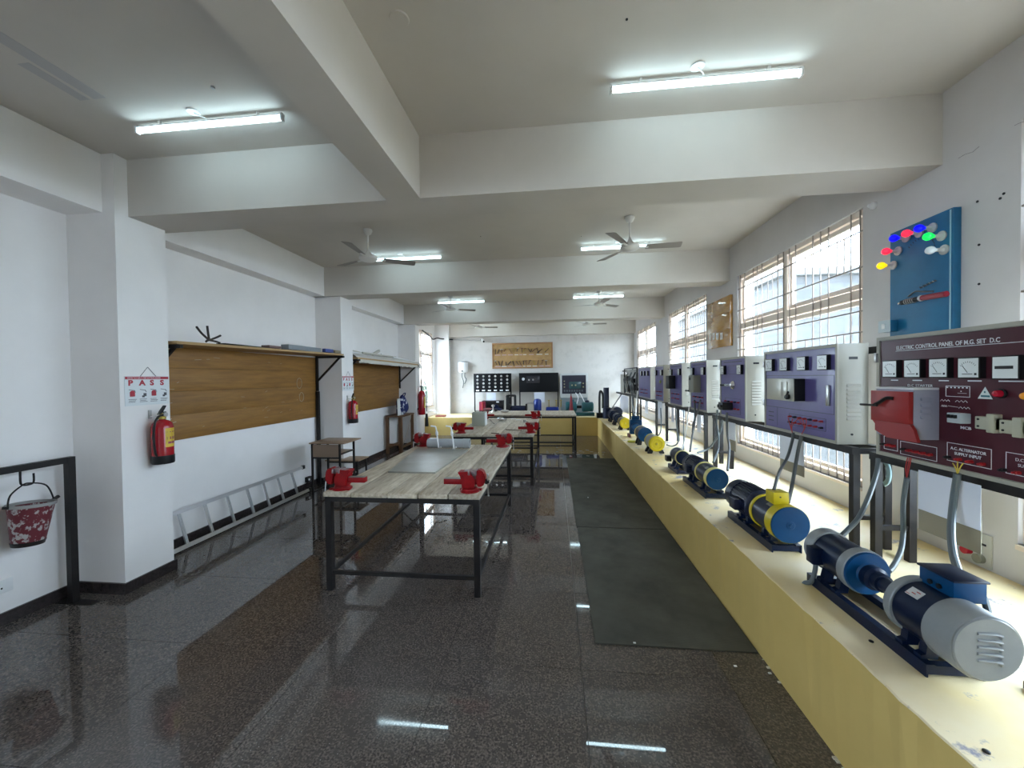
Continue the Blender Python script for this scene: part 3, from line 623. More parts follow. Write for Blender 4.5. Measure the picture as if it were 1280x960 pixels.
b = MB(); b.box(xs - .003, XP, y0 - .004, y1 + .004, 1.7525, 1.764, .002); b.build('starter_lid', WHITEP, sb)
louvres(sb, y0, xs + .035, xs + .085, 1.60, 1.70, 4, MATS['grey_starter_paint'])
MB().tube([(xs - .028, 2.48, 1.70), (xs - .034, 2.52, 1.70), (xs - .04, 2.565, 1.672), (xs - .048, 2.59, 1.655)], .010, 8).build('starter_handle', BLACK, sb)
MB().cyl((xs - .048, 2.57, 1.655), (xs - .05, 2.69, 1.652), .0075, seg=10).build('handle_grip', BLACK, sb)
b = MB(); b.prism([(2.158, 1.774), (2.191, 1.715), (2.125, 1.715)], 'yz', XM - .0015, XM); tr = b.build('warning_triangle', mat('pale_sticker', (.62, .70, .68), .5), mp_)
b = MB(); b.box(XM - .0022, XM - .0016, 2.136, 2.176, 1.724, 1.733); b.box(XM - .0022, XM - .0016, 2.155, 2.162, 1.744, 1.753); b.build('triangle_print', mat('teal_print', (.03, .15, .18), .6), tr)
def pilot(par, y, z, m, r=.014, X=XM):
    MB().lathe([(r * 1.35, 0), (r * 1.35, .008), (r, .010)], (X, y, z), (-1, 0, 0), 18).build('bezel', BLACK, par); MB().lathe([(r, 0), (r, .012), (r * .8, .022), (0, .026)], (X - .009, y, z), (-1, 0, 0), 18, caps=False).build('indicator_lamp', m, par)
pilot(mp_, 2.085, 1.744, mat('red_lamp_plastic', (.45, .01, .03), .25), .017); pilot(mp_, 1.975, 1.738, mat('orange_lamp_plastic', (.85, .30, .02), .25), .017)
mc = MB().box(XM - .05, XM, 2.222, 2.292, 1.585, 1.636, .003).build('breaker', mat('breaker_grey', (.45, .50, .52), .45), mp_)
for k in range(3): MB().box(XM - .062, XM - .05, 2.238 + k * .018, 2.246 + k * .018, 1.61, 1.628).build('breaker_switch', BLACK, mc)
BEI = mat('beige_bakelite', (.42, .40, .30), .5)
for k, yc in enumerate((2.125, 2.018)):
    z0 = 1.568 - k * .006; f = MB(); f.box(XM - .035, XM, yc - .045, yc + .045, z0, z0 + .062, .004); f.box(XM - .04, XM, yc - .045, yc - .01, z0 - .012, z0 + .078, .004); f = f.build('fuse_holder', BEI, mp_)
    b = MB()
    for z in (z0 + .014, z0 + .048): b.cyl((XM - .038, yc + .028, z), (XM - .034, yc + .028, z), .005, seg=10)
    b.build('screw_hole', BLACK, f)
terminals(mp_, 2.16, 2.33, 1.392, 4, cols=[1, 0, 0, 0]); terminals(mp_, 1.90, 2.07, 1.385, 4, cols=[1, 0, 0, 0]); terminals(mp_, 2.43, 2.60, 1.385, 5, cols=[1, 0, 0, 0, 0]); terminals(mp_, 2.67, 2.74, 1.392, 3, cols=[1, 0, 0])

# --- purple panels
pA = cabinet(3.16, 4.18, 'purple control panel with a silver starter box and four square meters', PURP)
for y in (4.053, 3.811, 3.553, 3.293): meter(pA, y, 1.937, .118, .118)
b = MB(); rect_print(b, XM, 3.20, 4.15, 1.535, 1.838, .004); b.box(XM - .001, XM, 3.955, 3.959, 1.36, 1.535); rect_print(b, XM, 3.29, 3.77, 1.395, 1.495, .003)
for k in range(3): b.box(XM - .001, XM, 4.02, 4.11, 1.40 + k * .04, 1.408 + k * .04)
b.build('line_print', mat('dark_print', (.02, .02, .05), .5), pA, smooth=False)
b = MB(); b.box(2.018, XP + .004, 3.54, 3.955, 1.618, 1.808, .004); s_ = b.build('starter_box', BLACK, pA)
b = MB(); b.box(2.010, 2.0175, 3.538, 3.957, 1.616, 1.810, .003); b.box(2.006, 2.011, 3.62, 3.72, 1.65, 1.78, .003); b.build('starter_face', mat('silver_starter_paint', (.50, .49, .42), .3, .35), s_)
b = MB(); b.lathe([(.022, 0), (.022, .02), (.014, .03)], (2.006, 3.60, 1.652), (-1, 0, 0), 14); b.bar((1.985, 3.60, 1.652), (1.98, 3.56, 1.70), .012); b.build('starter_knob', BLACK, s_)
b = MB(); b.box(XM - .012, XM, 3.24, 3.28, 1.60, 1.76, .005); b.build('lamp_window', STEEL, pA)
terminals(pA, 3.33, 3.74, 1.47, 7, cols=[0, 1, 0]); terminals(pA, 3.33, 3.74, 1.42, 7, cols=[1, 0, 0])
def purple(u0, u1, label, kind, nm=2, z0=CZ0 + .01, z1=CZ1 - .015):
    yb, ya = atx(u0, 470, XP).y, atx(u1, 470, XP).y; c = cabinet(ya, yb, label, PURP, z0=z0, z1=z1); L = yb - ya
    for k in range(nm):
        f = (.17, .83)[k] if nm == 2 else (.3, .55, .8)[k]
        meter(c, yb - L * f, z1 - .15, .10, .11)
    b = MB(); rect_print(b, XM, ya + L * .35, yb - L * .35, z1 - .20, z1 - .10, .003); b.box(XM - .001, XM, ya + .1, yb - .1, z1 - .06, z1 - .052); rect_print(b, XM, ya + L * .2, yb - L * .2, z0 + .06, z0 + .24, .003)
    b.build('line_print', MATS['dark_print'], c, smooth=False); terminals(c, ya + L * .25, yb - L * .25, z0 + .20, 5, cols=[0, 1]); terminals(c, ya + L * .25, yb - L * .25, z0 + .12, 5, cols=[0, 0, 1])
    ym = (ya + yb) / 2; zm = z0 + .40
    if kind == 'wheel':
        k_ = MB(); k_.lathe([(.05, 0), (.05, .012), (.035, .03), (.015, .04)], (XM, ym - .03, zm), (-1, 0, 0), 20); k_.bar((XM - .035, ym - .03, zm), (XM - .04, ym + .16, zm - .005), .022, .03); k_ = k_.build('rheostat_handle', CHROME, c)
        MB().cyl((XM - .04, ym + .12, zm), (XM - .05, ym + .20, zm - .004), .014).build('handle_grip', BLACK, k_)
        d = MB(); d.box(1.99, XM, ym - .01, ym + .12, z0 + .10, z0 + .19, .006); d = d.build('plug_socket', BLACK, c)
        for q in range(2): MB().lathe([(.02, 0), (.02, .02)], (1.99, ym + .02 + q * .06, z0 + .145), (-1, 0, 0), 14).build('socket_collar', BLACK, d)
    elif kind == 'greybox':
        d = MB().box(2.00, XM, ym - .09, ym + .11, zm - .13, zm + .12, .006).build('starter_box', mat('dull_beige_paint', (.22, .21, .17), .5), c); MB().cyl((1.99, ym + .08, zm - .11), (1.985, ym + .18, zm - .11), .014).build('starter_handle', BLACK, d)
        MB().box(1.995, 1.9995, ym + .02, ym + .08, zm + .05, zm + .09).build('name_plate', BLACK, d)
    elif kind == 'blackbox': MB().box(1.99, XM, ym + .02, ym + .22, zm - .11, zm + .12, .006).build('starter_box', BLACK, c)
    elif kind == 'plain': MB().lathe([(.03, 0), (.03, .02), (.012, .03)], (XM, ym - .1, zm), (-1, 0, 0), 16).build('selector_knob', mat('olive_knob', (.35, .40, .12), .5), c)
    return c
purple(900, 932, 'purple control panel with a chrome rotary handle and a black socket', 'wheel'); purple(862.9, 883.5, 'purple control panel with a beige starter box between two meters', 'greybox')
purple(837, 852.6, 'purple control panel with a tall black box on its face', 'blackbox'); purple(818.7, 829.4, 'purple control panel with an olive green knob', 'plain'); purple(798, 813, 'farthest purple control panel, with three meters and a black knob', 'none', 3)
# open rack and beige box at the far end
rk = thing('open_rack', 'open black angle rack with cables and switchgear at the far end of the stands', 'rack', (2.2, 11.2, CZ0))
ya, yb = 10.35, 12.15
for y in (ya, yb):
    for x in (2.12, 2.36): MB().bar((x, y, 1.313), (x, y, 2.06), .035).build('upright', BLACKP, rk)
for z in (1.33, 2.06):
    MB().bar((2.12, ya, z), (2.12, yb, z), .035).build('rail', BLACKP, rk)
MB().box(2.2, 2.23, ya + .02, yb - .02, 1.36, 2.03).build('back_panel', mat('dull_grey_panel', (.25, .25, .24), .6), rk)
for k, (y, z, h) in enumerate(((10.6, 1.55, .16), (11.0, 1.72, .12), (11.45, 1.50, .18), (11.7, 1.78, .14))): MB().box(2.08, 2.19, y - .09, y + .09, z - h / 2, z + h / 2, .01).build('switch_box', BLACK, rk)
for k in range(6):
    y = 10.45 + k * .26; MB().tube([(2.10, y, 1.95 - .1 * (k % 2)), (2.04, y + .06, 1.75), (2.06, y - .05, 1.55), (2.10, y + .04, 1.38)], .018, 8).build('cable', [BLACK, CONDUITD, CONDUIT][k % 3], rk)
cabinet(12.2, 12.75, 'small beige cabinet at the far end of the row of panels', mat('beige_panel', (.36, .35, .30), .5), z0=1.32, z1=1.90, nl=0, name='switch_cabinet', group=None)

# papers hanging from the rails
def hang(px, X, label, pw=None, card=True):
    (a, b_), zt, zm, zb = px; ya, yb = atx(b_, 560, X).y, atx(a, 560, X).y; t = thing('instruction_sheet', label, 'paper', (X, (ya + yb) / 2, zb), 'instruction sheets hanging under the panels')
    MB().box(X - .002, X, ya, yb, zm, zt).build('paper_page', PAPER, t)
    if card: MB().box(X + .0005, X + .004, ya, yb - .0, zb, zm + .10).build('card_backing', CARD, t)
XH = 2.133
hang(((1148.5, 1227), 1.275, 1.045, .925), XH, 'white sheet on brown card hanging under the maroon panel'); hang(((975, 1005), 1.27, 1.05, .955), XH, 'white sheet on brown card hanging under the purple panel with the silver box')
hang(((911, 919.5), 1.27, 1.06, .93), XH, 'narrow sheet on card hanging under the purple panel with the chrome handle'); hang(((871.5, 876.5), 1.26, 1.0, .93), XH, 'sheet hanging under the purple panel with the beige starter box', card=False)
hang(((839.5, 843), 1.26, 1.0, .93), XH, 'sheet hanging under the purple panel with the tall black box', card=False); hang(((823, 828), 1.326, .97, .93), XP + .03, 'sheet hanging under the purple panel with the olive knob', card=False); hang(((806.5, 810.5), 1.26, .97, .93), XH, 'sheet hanging under the farthest purple panel', card=False)
hang(((776, 786), 1.25, .75, .7), 2.13, 'large pale sheet hanging from the farthest stand', card=False)

# conduits: points (u, v, X)
def conduit(pts, label, r=.0125, m=None, end=None):
    P_ = [atx(u, v, X) for u, v, X in pts]
    if end: P_[-1] = Vector(end)
    
    c = MB().tube(P_, r, 10, 8).build('flexible_conduit', m or CONDUIT); tag(c, label, 'conduit', 'grey flexible conduits below the panels'); return c
conduit([(1098, 573, 2.085), (1096, 590, 2.06), (1087, 618, 1.98), (1074, 646, 1.86), (1060, 662, 1.76), (1047, 674, 1.69)], 'grey conduit curving from the maroon panel down to the nearer machine set\'s blue far motor', .014)
conduit([(1133.5, 597, 2.085), (1129, 630, 2.08), (1129, 665, 2.04), (1126, 688, 1.98), (1117, 707, 1.86), (1111, 714, 1.80)], 'grey conduit hanging from under the red starter to behind the nearest machine', .013)
conduit([(1197, 592, 2.085), (1192, 625, 2.08), (1189, 660, 2.0), (1191, 690, 1.92), (1198, 715, 1.86), (1207, 742, 1.82)], 'thick grey conduit in front of the white sheet under the maroon panel', .016)
conduit([(1210, 736, 1.80), (1219, 736, 1.84), (1228, 745, 1.86), (1233, 758, 1.86), (1238, 780, 1.84)], 'short grey conduit looping off the blue terminal box of the nearest machine', .013)
conduit([(1012.5, 741, 1.56), (1003, 738, 1.50), (1006, 729, 1.50), (1014, 727, 1.52), (1019, 712, 1.54), (1020, 694, 1.545)], 'grey conduit bent round the side box of the nearest machine', .013)
conduit([(991.5, 541, 2.085), (990, 552, 2.06), (984, 572, 1.92), (974, 590, 1.78), (968, 603, 1.70)], 'dark grey conduit running into the yellow terminal box', .0115, CONDUITD, (1.60, 3.055, .785 + .132 * .93 + .088))
conduit([(1002, 545, 2.085), (998, 562, 2.07), (993, 590, 2.0), (989, 612, 1.93), (985, 628, 1.82)], 'dark grey conduit passing behind the yellow terminal box', .014, CONDUITD)
conduit([(897, 512, 2.08), (895.5, 528, 2.07), (898, 545, 2.05), (898, 560, 2.0), (895, 570, 1.9), (891.5, 578, 1.8)], 'grey conduit with a pale sheen beside the second stand leg', .012)
conduit([(908.5, 516, 2.08), (909, 541, 2.06), (911.5, 560, 2.0), (909.5, 588, 1.85)], 'dark conduit under the purple panel with the black socket', .013, CONDUITD)
conduit([(903, 525, 2.1), (900, 540, 2.1), (893, 552, 2.06), (885, 561, 2.0), (872, 566, 1.85)], 'grey conduit slanting across the second stand leg to the finned motor', .012)
conduit([(868, 500, 2.08), (868.7, 525, 2.06), (865, 546, 2.0), (862.5, 564, 1.85)], 'dark conduit falling to the second set of motors', .013, CONDUITD)
conduit([(875.5, 500, 2.08), (873, 512, 2.08), (867, 528, 2.05), (865.5, 540, 2.0)], 'dark conduit slanting left under the panel with the beige box', .011, CONDUITD)
conduit([(861.5, 508, 2.08), (859, 528, 2.04), (856.5, 545, 1.95), (852.5, 563, 1.8)], 'pale grey conduit slanting down to the second set of motors', .009, MATS['white_plastic'])
conduit([(844, 508, 2.08), (845.5, 530, 2.06), (848, 548, 2.03), (846, 555, 2.0), (840, 557.5, 1.93), (833.5, 556, 1.82)], 'grey conduit looping low towards the yellow faced motor', .011)
conduit([(854.5, 512, 2.08), (854.5, 535, 2.05), (854.5, 562, 1.9)], 'thin straight grey conduit under the tall black box', .008)
conduit([(826, 510, 2.08), (826.5, 530, 2.06), (824, 543, 1.98), (823, 547, 1.9)], 'thin grey conduit under the olive knob panel', .012, None, (1.86, 7.95, PZ + .012))
conduit([(789.5, 489, 2.12), (790, 497, 2.08), (791, 510, 2.03), (792, 524, 1.80)], 'grey conduit dropping to the blue square machine', .016, None, (1.66, 8.39, PZ + .44)); conduit([(797, 489, 2.12), (796.5, 495, 2.09), (795, 512, 2.03), (794, 526, 1.80)], 'pale conduit dropping beside the blue square machine', .014, WHITE)
conduit([(777.5, 490, 2.12), (776, 494, 2.06), (770, 503, 1.95), (763, 513, 1.80)], 'dark cable slanting to the far dark blue motors', .016, CONDUITD)
# loose coil of grey cable on the stand leg
b = MB(); c = atx(1103, 590, 2.25)
for k in range(3): b.tube([(c.x, c.y + math.cos(a) * (.045 + .01 * k), c.z + math.sin(a) * (.075 + .01 * k)) for a in [i * PI / 5 for i in range(-2, 8)]], .0075, 8)
tag(b.build('cable_coil', mat('pale_teal_cable', (.35, .50, .52), .4)), 'loose loops of pale cable hanging beside the stand leg under the maroon panel', 'cable')
b = MB()
for du in (-6, 0, 7): b.tube([atx(1197 + du, 577 + abs(du) * .3, XP - .02), atx(1197 + du * .5, 584, XP - .03), atx(1197, 592, 2.085)], .0028, 5)
tag(b.build('yellow_wires', TWIRE), 'thin yellow wires from the terminals into the thick conduit', 'wire')
b = MB()
for du in (-2.5, 0, 2): b.tube([atx(1137 + du, 572, XP - .02), atx(1134.5 + du, 585, XP - .02), atx(1133.5, 597, 2.085)], .0025, 5)
tag(b.build('red_wires', RWIRE), 'thin red wires from the starter terminals into the conduit', 'wire')
for u0, u1, lab in ((991, 985, 'thin red and dark wires above the left conduit of the silver box panel'), (1002, 1008, 'thin red wires above the right conduit of the silver box panel')):
    b = MB()
    for k in range(3): b.tube([atx(u0 + (k - 1) * 6, 522 + k, XP - .025), atx((u0 + u1) / 2 + k, 533, XP - .03), atx(u0, 543, 2.085)], .003, 5)
    tag(b.build('terminal_wires', RWIRE), lab, 'wire')

# ================================================================ MOTORS
XA, ZA = 1.64, .785
def lat(par, name, y0, prof, m, x=XA, z=ZA, seg=36, label=None): return MB().lathe(prof, (x, y0, z), (0, 1, 0), seg).build(name, m, par, label)
def base(par, y0, y1, x0=1.53, x1=1.75, m=None, h=.055):
    m = m or BLUED
    for x in (x0, x1):
        b = MB(); s = 1 if x == x0 else -1
        b.prism([(x, PZ), (x, PZ + h), (x + s * .035, PZ + h), (x + s * .035, PZ + h - .008), (x + s * .008, PZ + h - .008), (x + s * .008, PZ)], 'xz', y0, y1); b.build('base_rail', m, par)
    for y in (y0 + .006, y1 - .05): MB().box(x0 + .0082, x1 - .0082, y, y + .035, PZ + h - .045, PZ + h - .009).build('cross_bar', m, par)
def feet(par, ys, x=XA, z=ZA, r=.13, w=.10, z0=PZ + .055, m=None):
    for y in ys:
        for s in (-1, 1):
            b = MB(); b.prism([(x + s * w, z0), (x + s * w, z0 + .014), (x + s * (w - .02), z0 + .02), (x + s * r * .62, z - r * .70), (x + s * r * .2, z - r * .90), (x + s * .035, z0)], 'xz', y, y + .035); b.build('motor_foot', m or BLUED, par)
def finned(par, y0, y1, r, m, n=30, x=XA, z=ZA):
    b = MB(); b.lathe([(r * .88, 0), (r * .88, y1 - y0)], (x, y0, z), (0, 1, 0), 32); bd = b.build('motor_body', m, par)
    b = MB()
    for k in range(n):
        a = 2 * PI * k / n
        if 1.2 * PI < a < 1.8 * PI: continue
        c, s = math.cos(a), math.sin(a); b.bar((x + c * r * .94, y0 + .01, z + s * r * .94), (x + c * r * .94, y1 - .01, z + s * r * .94), .005, r * .13, up=(c, 0, s))
    f = b.build('cooling_fins', m, par); f['kind'] = 'stuff'; return bd

# 1 nearest set
m1 = thing('motor_generator_set', 'nearest coupled machine set, ending in a big silver grey louvred drum', 'machine', (XA, 2.15, PZ))
base(m1, 1.785, 2.56, x0=1.53, x1=1.75)
lat(m1, 'fan_cowl', 1.664, [(.10, 0), (.126, .004), (.130, .012), (.130, .122), (.124, .122)], MGREY, seg=48); lat(m1, 'cowl_face', 1.661, [(0, 0), (.118, 0), (.122, .004)], MGREY, seg=48)
for k in range(5):
    z = ZA + .062 - k * .026
    b = MB(); b.tube([(XA - .040, 1.662, z), (XA + .026, 1.656, z), (XA + .038, 1.656, z - .004), (XA + .041, 1.660, z - .016)], .006, 8, 1); b.build('louvre', MGREY, m1)
lat(m1, 'motor_body', 1.786, [(.119, 0), (.119, .155)], BLUED, seg=40); lat(m1, 'end_ring', 1.940, [(.127, 0), (.130, .004), (.130, .036), (.122, .042), (0, .046)], MGREY, seg=40)
lat(m1, 'coupling', 1.986, [(.03, 0), (.03, .05), (.022, .052), (.022, .09), (.034, .092), (.034, .15), (.045, .152), (.045, .19), (.06, .20), (.06, .235)], BLUED)
tb = MB().box(XA + .005, XA + .13, 1.80, 1.955, ZA + .10, ZA + .186, .004).build('terminal_box', BLUEM, m1)
MB().box(XA - .001, XA + .136, 1.793, 1.962, ZA + .1865, ZA + .196, .003).build('box_lid', BLUED, tb)
b = MB()
for y in (1.86, 1.90): b.lathe([(.011, 0), (.011, .008)], (XA + .006, y, ZA + .14), (-1, 0, 0), 12)
b.build('gland_plug', BLACK, tb)
npz = MB(); a0 = math.radians(128); 
npz.bar((XA + math.cos(a0) * .1205, 1.85, ZA + math.sin(a0) * .1205), (XA + math.cos(a0) * .1205, 1.91, ZA + math.sin(a0) * .1205), .042, .003, up=(math.cos(a0), 0, math.sin(a0))); np_ = npz.build('name_plate', mat('plate_silver', (.6, .58, .58), .4, .3), m1)
b = MB(); R_ = .1228
for dy, da in ((.018, 8), (-.012, -4), (0, 2)): a = a0 + math.radians(da); b.bar((XA + math.cos(a) * R_, 1.88 + dy - .008, ZA + math.sin(a) * R_), (XA + math.cos(a) * R_, 1.88 + dy + .010, ZA + math.sin(a) * R_), .004, .001, up=(math.cos(a), 0, math.sin(a)))
b.build('plate_print', mat('red_print', (.4, .03, .03), .6), np_)
feet(m1, (1.82, 1.91), r=.12)
lat(m1, 'far_motor_face', 2.238, [(0, -.012), (.05, -.010), (.06, 0), (.108, 0), (.112, .012)], BLUEM); lat(m1, 'end_ring', 2.251, [(.114, 0), (.117, .004), (.117, .05), (.11, .052)], MGREY)
lat(m1, 'far_motor_body', 2.303, [(.108, 0), (.108, .205)], BLUED, seg=40); lat(m1, 'end_ring', 2.508, [(.114, 0), (.117, .004), (.117, .07), (.10, .075), (0, .078)], MGREY)
sbx = MB().box(XA - .155, XA - .085, 2.43, 2.495, ZA - .05, ZA + .045, .006).build('side_box', BLUED, m1)
feet(m1, (2.33, 2.45), r=.108)
# 2 yellow terminal box set
def set_small(y0, label, ybox, s=1.0, n_=.43, l1=.20, bw=.055):
    t = thing('motor_set', label, 'machine', (XA, y0 + .4, PZ), 'coupled motor sets on the plinth'); R = .132 * s
    base(t, y0 + .03, y0 + .75, x0=1.535, x1=1.735)
    lat(t, 'motor_face', y0 - .006, [(0, -.012), (.012, -.014), (.014, -.005), (.026, -.004), (.03, 0), (R * .96, 0), (R * .98, .008)], BLUEM, seg=40); lat(t, 'yellow_band', y0 + .003, [(R, 0), (R, bw), (R * .97, bw)], PALEY if not ybox else MYEL, seg=40)
    lat(t, 'motor_body', y0 + .003 + bw, [(R * .93, 0), (R * .93, l1)], BLUED, seg=40); lat(t, 'yellow_band', y0 + .003 + bw + l1, [(R * .97, 0), (R, .002), (R, .025), (R * .9, .03), (0, .031)], PALEY if not ybox else MYEL, seg=40)
    ye = y0 + .003 + bw + l1 + .031; lat(t, 'coupling', ye, [(.03, 0), (.03, .07)], BLUED)
    finned(t, ye + .07, ye + .07 + n_ * .55, R * 1.03, NAVYF); lat(t, 'drive_end_shield', ye + .055, [(0, 0), (.05, 0), (R * .86, .008), (R * .98, .02), (R * .98, .035)], NAVYF, seg=36)
    lat(t, 'fan_cover', ye + .07 + n_ * .55, [(R * .98, 0), (R * .99, .09), (R * .8, .11), (0, .112)], BLUED, seg=36)
    MB().box(XA - R * 1.35, XA - R * .75, ye + .13, ye + .24, ZA - .05, ZA + .04, .008).build('terminal_box', NAVYF, t)
    a0 = math.radians(120); b = MB(); b.bar((XA + math.cos(a0) * R * .94, y0 + .10, ZA + math.sin(a0) * R * .94), (XA + math.cos(a0) * R * .94, y0 + .16, ZA + math.sin(a0) * R * .94), .04, .003, up=(math.cos(a0), 0, math.sin(a0))); b.build('name_plate', mat('dull_plate', (.2, .2, .18), .4, .5), t)
    if ybox:
        o = MB().box(XA - .075, XA + .03, y0 + .065, y0 + .175, ZA + R * .93, ZA + R * .93 + .088, .004).build('yellow_terminal_box', MYEL, t); MB().cyl((XA - .03, y0 + .062, ZA + R * .93 + .055), (XA - .03, y0 + .066, ZA + R * .93 + .055), .006).build('box_screw', BLACK, o)
    feet(t, (y0 + .09, y0 + .19), r=R * .93); feet(t, (ye + .12, ye + .24), r=R); return t
set_small(2.925, 'coupled motor set with a blue end disc and a yellow terminal box on top', True, bw=.08, n_=.50)
set_small(4.16, 'coupled motor set with pale yellow bands and a finned dark motor, no yellow box', False, .84, .46, .24, .07)
t = thing('motor', 'small blue motor with a pale band, on its own dark base', 'machine', (XA, 5.45, PZ)); base(t, 5.20, 5.62, x0=1.56, x1=1.72, m=NAVYF)
lat(t, 'motor_face', 5.23, [(0, -.01), (.03, -.008), (.085, 0)], BLUED); lat(t, 'pale_band', 5.235, [(.092, 0), (.092, .03)], PALEY); lat(t, 'motor_body', 5.265, [(.088, 0), (.088, .19)], BLUED); lat(t, 'end_cap', 5.455, [(.092, 0), (.092, .03), (.07, .05), (0, .052)], MGREY)
MB().box(XA - .15, XA - .085, 5.42, 5.52, ZA - .09, ZA - .02, .006).build('side_box', BLACK, t); feet(t, (5.28, 5.42), r=.088)
# short motors further back
def short(y, label, face, body, band, r=.125, z=.745, L=.26, square=False):
    t = thing('motor', label, 'machine', (XA, y, PZ), 'short motors on the far half of the plinth')
    if square: lat(t, 'motor_face', y, [(r * .0, -.01), (.03, -.012), (.035, 0), (r, 0), (r, .02)], face, z=z); 
    else:
        lat(t, 'motor_face', y, [(.012, -.012), (.02, -.012), (.024, -.002), (r * .62, -.002), (r * .66, -.014), (r * .92, -.012), (r, 0), (r, .05), (r * .95, .055)], face, z=z); lat(t, 'shaft_end', y - .012, [(0, 0), (.012, 0), (.012, .01)], WHITEP, z=z)
    lat(t, 'motor_body', y + .045, [(r * .93, 0), (r * .93, L)], body, z=z); lat(t, 'end_ring', y + .045 + L, [(r * .97, 0), (r * .97, .04), (r * .8, .055), (0, .06)], band, z=z)
    for y_ in (y + .06, y + L - .03):
        for s in (-1, 1):
            b = MB(); b.prism([(XA + s * .13, PZ), (XA + s * .13, PZ + .02), (XA + s * r * .75, z - r * .62), (XA + s * r * .3, z - r * .88), (XA + s * .06, PZ)], 'xz', y_, y_ + .04); b.build('motor_foot', BLACKP, t)
    return t
short(6.52, 'short motor with a bright yellow face, nearest of the short motors', MYEL, MGREY, MYEL); short(7.32, 'short motor with a plain blue face, second of the short motors', BLUEM, MATS['dark_fin_paint'], PALEY, r=.132, z=.775, square=True)
t = thing('square_machine', 'upright blue square cased machine with a black foot between the short motors', 'machine', (XA, 8.35, PZ))
MB().box(1.56, 1.80, 8.32, 8.46, PZ + .06, PZ + .36, .02).build('casing', BLUEM, t); lat(t, 'side_drum', 8.24, [(0, 0), (.08, 0), (.09, .02), (.09, .08)], BLUEM, x=1.66, z=.78); MB().box(1.60, 1.76, 8.36, 8.42, PZ + .36, PZ + .44, .01).build('inlet_box', BLUEM, t)
for x in (1.545, 1.80): MB().box(x - .02, x + .02, 8.30, 8.48, PZ, PZ + .065).build('foot', mat('red_oxide', (.12, .03, .02), .6), t)
short(9.35, 'short motor with a bright yellow face, beyond the blue square machine', MYEL, MATS['dark_fin_paint'], MYEL)
short(10.3, 'dark blue short motor behind the second yellow faced motor', BLUED, BLUED, BLUED, r=.12, z=.76); short(11.0, 'dark blue motor with a finned look, near the far end', BLUED, NAVYF, NAVYF, r=.14, z=.77, L=.35)
t = thing('pump_column', 'tall dark cylinder and pipe machine standing at the far end of the plinth', 'machine', (1.55, 12.2, PZ))
p0 = aty(758, 519, 12.2); x = p0.x
MB().cyl((x, 12.2, PZ), (x, 12.2, PZ + .93), .085, seg=18).build('column_body', NAVYF, t); MB().lathe([(.14, 0), (.14, .3), (.09, .33)], (x + .02, 12.1, PZ), seg=20).build('column_base', NAVYF, t)
x2 = aty(749.5, 519, 12.2).x; MB().tube([(x2, 12.2, PZ), (x2, 12.2, PZ + .6), (x2 + .03, 12.2, PZ + .82), (x2 + .1, 12.2, PZ + .7), (x2 + .1, 12.2, PZ + .3)], .035, 10).build('side_pipe', BLACK, t); MB().box(x2 - .09, x2 + .12, 12.1, 12.3, PZ, PZ + .16, .01).build('foot_block', BLACK, t)
t = thing('motor', 'dark blue motor with a fan housing beside the tall dark cylinder', 'machine', (1.8, 11.7, PZ)); lat(t, 'motor_body', 11.6, [(.13, 0), (.15, .02), (.15, .3), (.1, .34)], BLUED, x=1.82, z=.80); MB().box(1.68, 1.96, 11.62, 11.92, PZ, PZ + .10).build('foot_block', NAVYF, t)

# yellow lid lying on the plinth, spots
p = atz(789, 552.5, PZ); tag(MB().lathe([(.085, 0), (.09, .012), (.08, .02), (0, .022)], (p.x + .02, p.y, PZ), seg=28, caps=False).build('paint_lid', mat('olive_yellow_paint', (.50, .46, .01), .4)), 'flat yellow green lid lying on the plinth beside the blue faced motor', 'lid')
for u, v, lab in ((1233, 940, 'dark bolt stub in the plinth top at the lower right corner of the photo'), (1089, 802, 'dark bolt stub in the plinth top beside the nearest machine base'), (769, 540, 'dark bolt stub in the far plinth top, farther of two'), (777, 545, 'dark bolt stub in the far plinth top, nearer of two')):
    p = atz(u, v, PZ); tag(MB().lathe([(.010, 0), (.010, .004), (.006, .006)], (p.x, p.y, PZ), seg=14).build('anchor_bolt', BLACKP), lab, 'bolt', 'dark bolt stubs in the plinth top')
# dark plate standing in for the gap at the plinth's back
tag(MB().box(1.86, 2.12, 1.30, 1.76, PZ + .001, PZ + .03).build('plinth_gap_plate', mat('dark_brown_plate', (.06, .03, .02), .6)), 'dark brown plate standing in for the gap at the plinth back, behind the nearest machine at the frame edge', 'plate')

# ================================================================ ON THE WINDOW WALL
bb = thing('display_board', 'bright blue board with coloured bulbs and a cut cable model, on the window wall', 'display board', (2.70, 3.22, 2.05))
XB = 2.705; yl, yr, zt, zb = 3.478, 2.976, 2.968, 2.06
MB().box(XB, XR - .002, yr, yl, zb, zt, .002).build('board_sheet', BLUEB, bb)
MB().box(XB - .004, XB, yr + .014, yr + .022, zb, zt - .01).build('edge_strip', mat('pale_blue_strip', (.35, .55, .65), .5), bb)
def lampc(n, c): return mat(n, c, .3, emit=.22)
LB = {'blue': lampc('blue_bulb', (0, 0, 1)), 'red': lampc('red_bulb', (1, .02, .06)), 'green': lampc('green_bulb', (0, .9, .08)), 'yellow': lampc('yellow_bulb', (1, .62, 0)), 'white': mat('clear_white_bulb', (.75, .8, .82), .2)}
HOLD = mat('bakelite_holder', (.48, .47, .47), .4)
